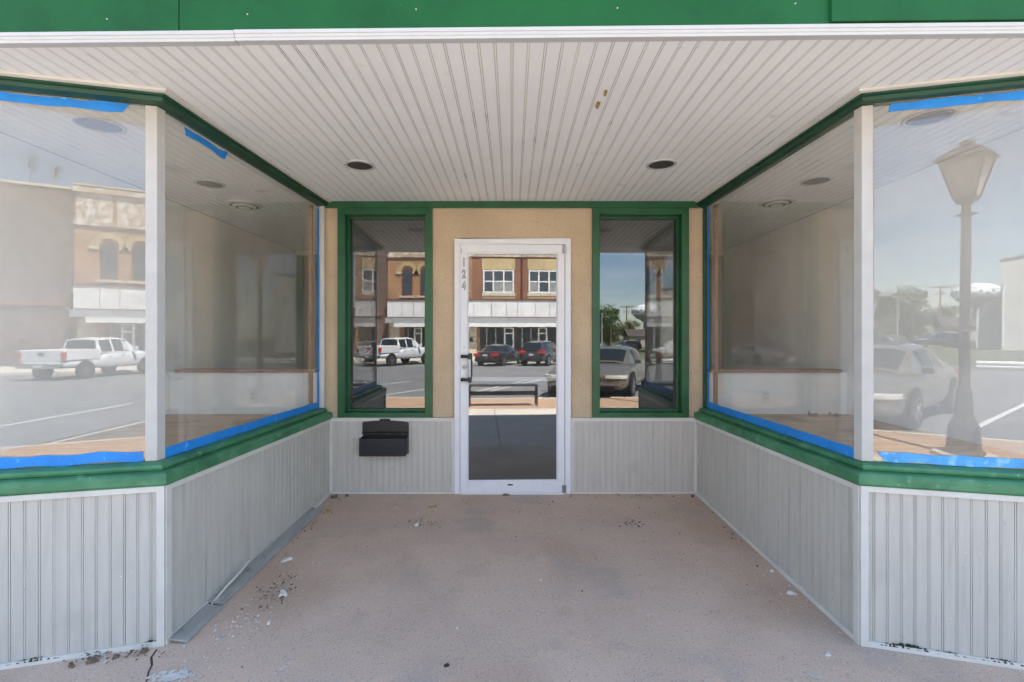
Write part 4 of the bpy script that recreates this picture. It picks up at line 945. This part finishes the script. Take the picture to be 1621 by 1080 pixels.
# trees
def tree(label, x, y, h, r, m, seed, n=5200, group='trees beyond the street'):
    rnd = random.Random(seed); t = thing('broadleaf_tree', label, 'tree', (x, y, -1.0), rnd.uniform(0, 6), group)
    mb = MB(); mb.tube([(0, 0, 0), (.1, .05, h * .25), (.05, 0, h * .45), (0, 0, h * .75)], [.035 * h, .026 * h, .02 * h, .006 * h], 8)
    blobs = []
    for k in range(34):
        z = h * rnd.uniform(.16, .92); env = math.sin(math.pi * min(1, max(.08, (z / h - .05) / .98)) ** .8) ** .6; a = rnd.uniform(0, 6.28); q = r * env * rnd.uniform(.1, .95); s_ = r * rnd.uniform(.13, .34)
        c = (q * math.cos(a), q * math.sin(a), z); blobs.append((c, s_))
        if k % 2 == 0: mb.tube([(0, 0, h * .25), (c[0] * .6, c[1] * .6, z * .8), c], [.014 * h, .009 * h, .003 * h], 5)
    mb.build('trunk', 'trunk', t)
    mb = MB()
    for k in range(n):
        c, s_ = rnd.choice(blobs); d = Vector((rnd.gauss(0, 1), rnd.gauss(0, 1), rnd.gauss(0, .8))).normalized() * s_ * rnd.uniform(.3, 1.25); p = Vector(c) + d
        u = Vector((rnd.gauss(0, 1), rnd.gauss(0, 1), rnd.gauss(0, 1))).normalized(); v = u.orthogonal().normalized(); sz = h * .018 * rnd.uniform(.7, 1.5); u *= sz; v *= sz * .6
        mb.face([p - u, p - v, p + u, p + v])
    mb.build('crown', m, t)
tree('large dark green tree behind the street light pole, tallest of the trees', 19.5, -124, 11.2, 6.0, 'leaves', 1, 8000)
tree('tall full green tree directly behind the wooden utility pole', 27.4, -128, 11.0, 6.2, 'leaves', 2, 8000)
tree('low light green tree right of the wooden utility pole', 36.5, -140, 7.6, 4.6, 'leaves2', 3)
tree('small light green tree behind the small house', 44.5, -142, 6.8, 5.0, 'leaves2', 4)
tree('green tree left of the street light pole, partly behind the brick block', 11.5, -118, 9.6, 5.6, 'leaves', 5)
tree('distant dark tree to the right of the small house', 56.0, -150, 8.4, 6.0, 'leaves', 6)
tree('dark bushy tree between the two poles, low and wide', 24.0, -112, 6.0, 4.6, 'leaves', 8, 6000)

# ------------------------------------------------------------------ vehicles
def qinset(q, k, offd):
    q = [Vector(p) for p in q]; c = sum(q, Vector()) / len(q); n = (q[1] - q[0]).cross(q[-1] - q[0]); n.normalize()
    return [c + (p - c) * k + n * offd for p in q]
def vehicle(name, label, cat, loc, rz, P, col, group):
    """x forwards, y left, z up; P: body stations, cabin stations and lamps"""
    t = thing(name, label, cat, loc, rz, group)
    mb = MB(); st = P['body']; rows = []
    for x, zb, zs_, zt, w_ in st:
        half = [(w_ * .86, zb), (w_ * .97, zb + .09), (w_, zb + (zs_ - zb) * .55), (w_ * .975, zs_), (w_ * .87, zt - .015), (w_ * .45, zt + .012)]
        ring = [(x, -y, z) for y, z in half] + [(x, y, z) for y, z in reversed(half)]
        rows.append(ring)
    n = 12; vs = [v for r_ in rows for v in r_]; fs = [(i * n + k, i * n + (k + 1) % n, (i + 1) * n + (k + 1) % n, (i + 1) * n + k) for i in range(len(rows) - 1) for k in range(n)]
    fs += [tuple(range(n)), tuple(range((len(rows) - 1) * n, len(rows) * n))]; mb.raw(vs, fs)
    body = mb.build('body', [col], t, smooth=True, sub=2)
    # cabin: stations (x, z roof, half roof, z belt, half belt)
    cb = P['cabin']; mb = MB(); glass = MB(); shield = MB(); rear = MB(); ring = []
    for x, zr_, wr, zb, wb in cb: ring.append([(x, -wb, zb), (x, -wr, zr_ - .05), (x, -wr * .55, zr_), (x, wr * .55, zr_), (x, wr, zr_ - .05), (x, wb, zb)])
    vs = [v for r_ in ring for v in r_]
    fs = [(i * 6 + k, i * 6 + k + 1, (i + 1) * 6 + k + 1, (i + 1) * 6 + k) for i in range(len(ring) - 1) for k in range(5)]
    mb.raw(vs, fs)
    cab_o = mb.build('cabin_roof', [col], t, smooth=False, bevel=.02)
    N = len(ring)
    for i in range(N - 1):
        a, c = ring[i], ring[i + 1]
        if i in P['side']:
            for s_ in (0, 1):
                q = [a[0], c[0], c[1], a[1]] if s_ == 0 else [a[5], a[4], c[4], c[5]]
                q = [Vector(p) for p in q]; cen = sum(q, Vector()) / 4; q2 = qinset(q, .86, .004)
                if (Vector((0, -1, 0)) if s_ == 0 else Vector((0, 1, 0))).dot((Vector(q[1]) - Vector(q[0])).cross(Vector(q[3]) - Vector(q[0]))) < 0: q2 = qinset(q, .86, -.004)
                glass.face(q2)
        for lst, tgt in ((P['shield'], shield), (P['rear'], rear)):
            if i in lst:
                A = [Vector(p) for p in a[1:5]]; Cc = [Vector(p) for p in c[1:5]]; lo, hi = .07, .90
                if tgt is rear: lo, hi = .12, .90
                A, Cc = [p.lerp(q, lo) for p, q in zip(A, Cc)], [p.lerp(q, hi) for p, q in zip(A, Cc)]
                for row in (A, Cc): row[0] = row[0].lerp(row[1], .16); row[3] = row[3].lerp(row[2], .16)
                nn = (A[3] - A[0]).cross(Cc[0] - A[0]).normalized(); nn = nn if nn.z > 0 else -nn
                for k in range(3): tgt.face([A[k] + nn * .006, A[k + 1] + nn * .006, Cc[k + 1] + nn * .006, Cc[k] + nn * .006])
    glass.build('side_window', 'carglass', cab_o); shield.build('windshield', 'carglass', cab_o); rear.build('rear_window', 'carglass', cab_o)
    r = P.get('wr', .33); W2 = P['hw']
    for x in P['axles']:
        for s_ in (-1, 1):
            mb = MB(); y0, y1 = sorted((s_ * (W2 - .16), s_ * (W2 + .012)))
            mb.lathe([(r * .72, 0), (r * .96, .02), (r, .05), (r, .17), (r * .96, .2), (r * .72, .215), (r * .70, .2)], seg=24)
            mb.v = [(x + q[0], s_ * (W2 - .19 + q[2]), r + q[1]) for q in mb.v]; wh = mb.build('wheel', 'tyre', t)
            mb = MB()
            for k in range(7):
                a = 2 * math.pi * k / 7; c, d = math.cos(a), math.sin(a); rr = r * .70
                mb.raw([(x + (c * q - d * p), s_ * (W2 + .004 + yy), r + d * q + c * p) for yy in (0, .02) for q, p in ((.03, -.025), (rr, -.04), (rr, .04), (.03, .025))], [(0, 1, 2, 3), (4, 5, 6, 7), (0, 1, 5, 4), (1, 2, 6, 5), (2, 3, 7, 6), (3, 0, 4, 7)])
            mb.lathe([(r * .2, 0), (r * .2, .03), (.01, .035)], seg=12); m_ = 36
            for i in range(len(mb.v) - m_, len(mb.v)): q = mb.v[i]; mb.v[i] = (x + q[0], s_ * (W2 + .004 + q[2]), r + q[1])
            mb.build('rim', 'rim', wh)
            mb = MB(); mb.lathe([(r * 1.2, 0), (r * 1.2, .02)], seg=24); mb.v = [(x + q[0], s_ * (W2 - .012 + q[2]), r * 1.02 + q[1]) for q in mb.v]; mb.build('wheel_arch', 'under', t)
    for nm, lst, m_ in (('headlight', P['head'], 'hlamp'), ('tail_light', P['tail'], 'tlamp'), ('bumper', P.get('bump', []), P.get('bumpm', 'under')), ('grille', P.get('grille', []), 'under'), ('licence_plate', P.get('plate', []), 'plate'), ('mirror', P.get('mirror', []), col), ('door_handle', P.get('handles', []), col)):
        for bx_ in lst:
            mb = MB(); mb.box(*bx_); mb.build(nm, m_, t, bevel=.02 if nm in ('headlight', 'tail_light', 'bumper', 'mirror') else .004)
    for z0, z1 in P.get('headq', []):
        for s_ in (1, -1):
            mb = MB(); mb.prism([(x, s_ * y) for x, y in ((2.12, .36), (2.55, .36), (2.53, .58), (2.46, .75), (2.34, .87), (2.14, .915))], z0 + .004, z1 - .012); mb.build('headlight', 'hlamp', t, bevel=.018)
        mb = MB(); mb.tube([(2.505, .28 * math.cos(R(a)), .567 + .088 * math.sin(R(a))) for a in range(0, 361, 20)], .013, 6); mb.build('grille_surround', 'chrome', t)
        mb = MB(); mb.slab([(.27 * math.cos(R(a)), .567 + .082 * math.sin(R(a))) for a in range(0, 360, 20)], 2.40, 2.517); mb.v = [(y, x, z) for x, y, z in mb.v]; mb.build('grille', 'under', t)
        mb = MB(); mb.box(2.30, 2.50, -.62, .62, .30, .34); mb.build('air_intake', 'under', t)
    if P.get('bed'):
        x0, x1, z0, z1, hw_ = P['bed']; mb = MB()
        mb.box(x0, x1, -hw_, -hw_ + .08, z0, z1); mb.box(x0, x1, hw_ - .08, hw_, z0, z1); mb.box(x0, x1, -hw_ + .08, hw_ - .08, z0, z0 + .04); mb.box(x1 - .06, x1, -hw_ + .08, hw_ - .08, z0 + .04, z1); mb.build('cargo_bed', col, t, bevel=.02)
        mb = MB(); mb.box(x0 - .06, x0 - .002, -hw_ + .02, hw_ - .02, z0 - .02, z1 - .01); tg = mb.build('tailgate', col, t, bevel=.02)
        mb = MB(); mb.box(x0 - .075, x0 - .0602, -.12, .12, z1 - .24, z1 - .12); mb.build('handle', 'black', tg)
    return t

def sedan(rear_lamp_wide=True):
    w_ = .91
    return dict(hw=.90, wr=.33, axles=(1.42, -1.36),
        body=[(-2.42, .36, .62, .70, .70), (-2.36, .26, .70, .95, .82), (-1.9, .22, .82, 1.02, .89), (-1.0, .20, .86, 1.0, .91), (.5, .20, .86, .98, .91), (1.0, .20, .84, .99, .90), (1.75, .22, .76, .90, .88), (2.25, .24, .68, .79, .80), (2.42, .34, .60, .68, .66)],
        cabin=[(-1.85, 1.02, .62, .95, .70), (-1.15, 1.37, .60, .92, .82), (-.45, 1.45, .62, .92, .84), (.15, 1.445, .62, .92, .84), (.42, 1.40, .60, .92, .84), (1.18, 1.0, .62, .93, .80)],
        side=(1, 2, 3), shield=(4,), rear=(0,),
        head=[(2.12, 2.335, .44, .76, .60, .72), (2.12, 2.335, -.76, -.44, .60, .72)], tail=[(-2.43, -2.12, .38, .86, .68, .86), (-2.43, -2.12, -.86, -.38, .68, .86)],
        grille=[(2.32, 2.41, -.34, .34, .50, .66)], bump=[(2.30, 2.47, -.74, .74, .34, .47), (-2.47, -2.34, -.76, .76, .36, .52)], plate=[(-2.44, -2.38, -.16, .16, .70, .80)],
        mirror=[(.70, .86, .86, 1.05, .95, 1.08), (.70, .86, -1.05, -.86, .95, 1.08)], handles=[(-.1, .08, .905, .93, .82, .85), (-.1, .08, -.93, -.905, .82, .85), (-1.05, -.87, .90, .925, .83, .86), (-1.05, -.87, -.925, -.90, .83, .86)])
def suv():
    p = sedan(); p.update(hw=.92, wr=.36,
        body=[(-2.30, .42, .70, .86, .74), (-2.26, .32, .85, 1.06, .86), (-1.7, .28, .92, 1.08, .92), (.4, .27, .92, 1.08, .93), (1.0, .27, .92, 1.08, .92), (1.7, .28, .86, 1.02, .90), (2.2, .30, .78, .92, .82), (2.36, .38, .70, .80, .68)],
        cabin=[(-2.22, 1.10, .64, 1.02, .78), (-1.95, 1.60, .62, 1.0, .84), (-1.0, 1.69, .64, 1.0, .86), (-.1, 1.70, .64, 1.0, .86), (.35, 1.65, .62, 1.0, .86), (1.15, 1.09, .66, 1.0, .82)],
        head=[(2.06, 2.30, .46, .78, .74, .86), (2.06, 2.30, -.78, -.46, .74, .86)], tail=[(-2.33, -2.0, .44, .92, .86, 1.05), (-2.33, -2.0, -.92, -.44, .86, 1.05)], grille=[(2.26, 2.35, -.36, .36, .56, .80)],
        bump=[(2.24, 2.42, -.76, .76, .38, .54), (-2.38, -2.22, -.80, .80, .40, .58)], plate=[(-2.31, -2.25, -.16, .16, .72, .83)], mirror=[(.7, .88, .94, 1.12, 1.08, 1.24), (.7, .88, -1.12, -.94, 1.08, 1.24)], handles=[], axles=(1.40, -1.36))
    return p
def pickup():
    p = sedan(); p.update(hw=.98, wr=.40, axles=(1.95, -1.75),
        body=[(-2.86, .62, .86, .90, .90), (-2.80, .52, .88, .92, .97), (-.95, .48, .90, .92, .98), (-.80, .44, 1.10, 1.24, 1.0), (.9, .42, 1.12, 1.24, 1.0), (1.5, .42, 1.10, 1.26, .99), (2.3, .44, 1.02, 1.20, .97), (2.82, .46, .96, 1.12, .92), (2.92, .56, .90, 1.02, .84)],
        cabin=[(-.92, 1.22, .80, 1.18, .90), (-.84, 1.86, .70, 1.18, .92), (-.1, 1.92, .72, 1.18, .93), (.62, 1.92, .72, 1.18, .93), (.90, 1.86, .70, 1.18, .92), (1.62, 1.26, .74, 1.18, .88)],
        side=(1, 2, 3, 4), shield=(4,), rear=(0,), head=[(2.70, 2.90, .60, .92, .88, 1.06), (2.70, 2.90, -.92, -.60, .88, 1.06)], tail=[(-2.88, -2.74, .84, 1.0, .96, 1.26), (-2.88, -2.74, -1.0, -.84, .96, 1.26)],
        grille=[(2.84, 2.95, -.56, .56, .66, 1.04)], bump=[(2.80, 3.02, -.94, .94, .46, .62), (-3.04, -2.88, -.96, .96, .56, .76)], bumpm='chrome', plate=[(-3.06, -3.03, -.16, .16, .60, .71)],
        mirror=[(1.0, 1.16, 1.0, 1.22, 1.24, 1.46), (1.0, 1.16, -1.22, -1.0, 1.24, 1.46)], handles=[(.30, .48, 1.0, 1.025, 1.06, 1.1), (.30, .48, -1.025, -1.0, 1.06, 1.1), (-.50, -.32, 1.0, 1.025, 1.06, 1.1), (-.50, -.32, -1.025, -1.0, 1.06, 1.1)],
        bed=(-2.80, -.93, .90, 1.36, .98))
    return p
GRP = 'vehicles parked along the street'
def parked(tail_x, tail_y, P, hd=27, back=2.4, wid=.9):
    h = Vector((math.sin(R(hd)), -math.cos(R(hd)))); r = Vector((-h.y, h.x)); c = Vector((tail_x, tail_y)) + h * back - r * wid
    return (c.x, c.y, zr(c.y)), math.atan2(h.y, h.x)
for nm, lb, ct, tx, ty, P, col, bk_, wd in (
    ('pickup_truck', 'white crew cab pickup truck parked nose in across the street', 'truck', -8.45, -22.4, pickup(), P_WHITE, 2.9, 1.0),
    ('sedan_car', 'black sedan parked nose in, its red tail lights in the door reflection', 'car', .72, -23.0, sedan(), P_BLACK, 2.4, .9),
    ('suv_car', 'dark grey sport utility vehicle parked right of the black sedan', 'car', 3.75, -23.0, suv(), P_GREY, 2.3, .9),
    ('sedan_car', 'dark grey sedan parked right beside the white pickup truck', 'car', -4.3, -23.4, sedan(), P_GREY, 2.4, .9),
    ('sedan_car', 'silver sedan parked on the far left beyond the white pickup', 'car', -15.0, -23.4, sedan(), P_SILVER, 2.4, .9)):
    loc, rz = parked(tx, ty, P, 27, bk_, wd)
    vehicle(nm, lb, ct, loc, rz, P, col, GRP)
bp = sedan()
bp.update(body=[(-2.50, .40, .64, .74, .72), (-2.44, .28, .72, .96, .84), (-1.9, .23, .82, 1.0, .91), (-1.0, .21, .85, .99, .935), (.5, .21, .85, .97, .935), (1.0, .21, .83, .985, .925), (1.7, .22, .77, .90, .91), (2.2, .23, .70, .80, .87), (2.42, .26, .64, .73, .78), (2.52, .36, .58, .66, .62)],
          head=[], headq=[(.585, .70)], grille=[], bump=[(2.38, 2.545, -.60, .60, .395, .44)], bumpm='rim', hw=.925, wr=.34)
h = Vector((-math.sin(R(24)), math.cos(R(24)))); nose = Vector((2.25, -4.95)); c = nose - h * 2.5
vehicle('sedan_car', 'champagne beige sedan parked at the near kerb facing the shop', 'car', (c.x, c.y, zr(c.y)), math.atan2(h.y, h.x), bp, P_BEIGE, GRP)
vehicle('sedan_car', 'navy sedan parked far off before the trees', 'car', (9.9, -47, -.70), R(10), sedan(), P_NAVY, GRP)
vehicle('suv_car', 'dark sport utility vehicle parked far off near the small house', 'car', (17.5, -66, -.74), R(170), suv(), P_NAVY, GRP)
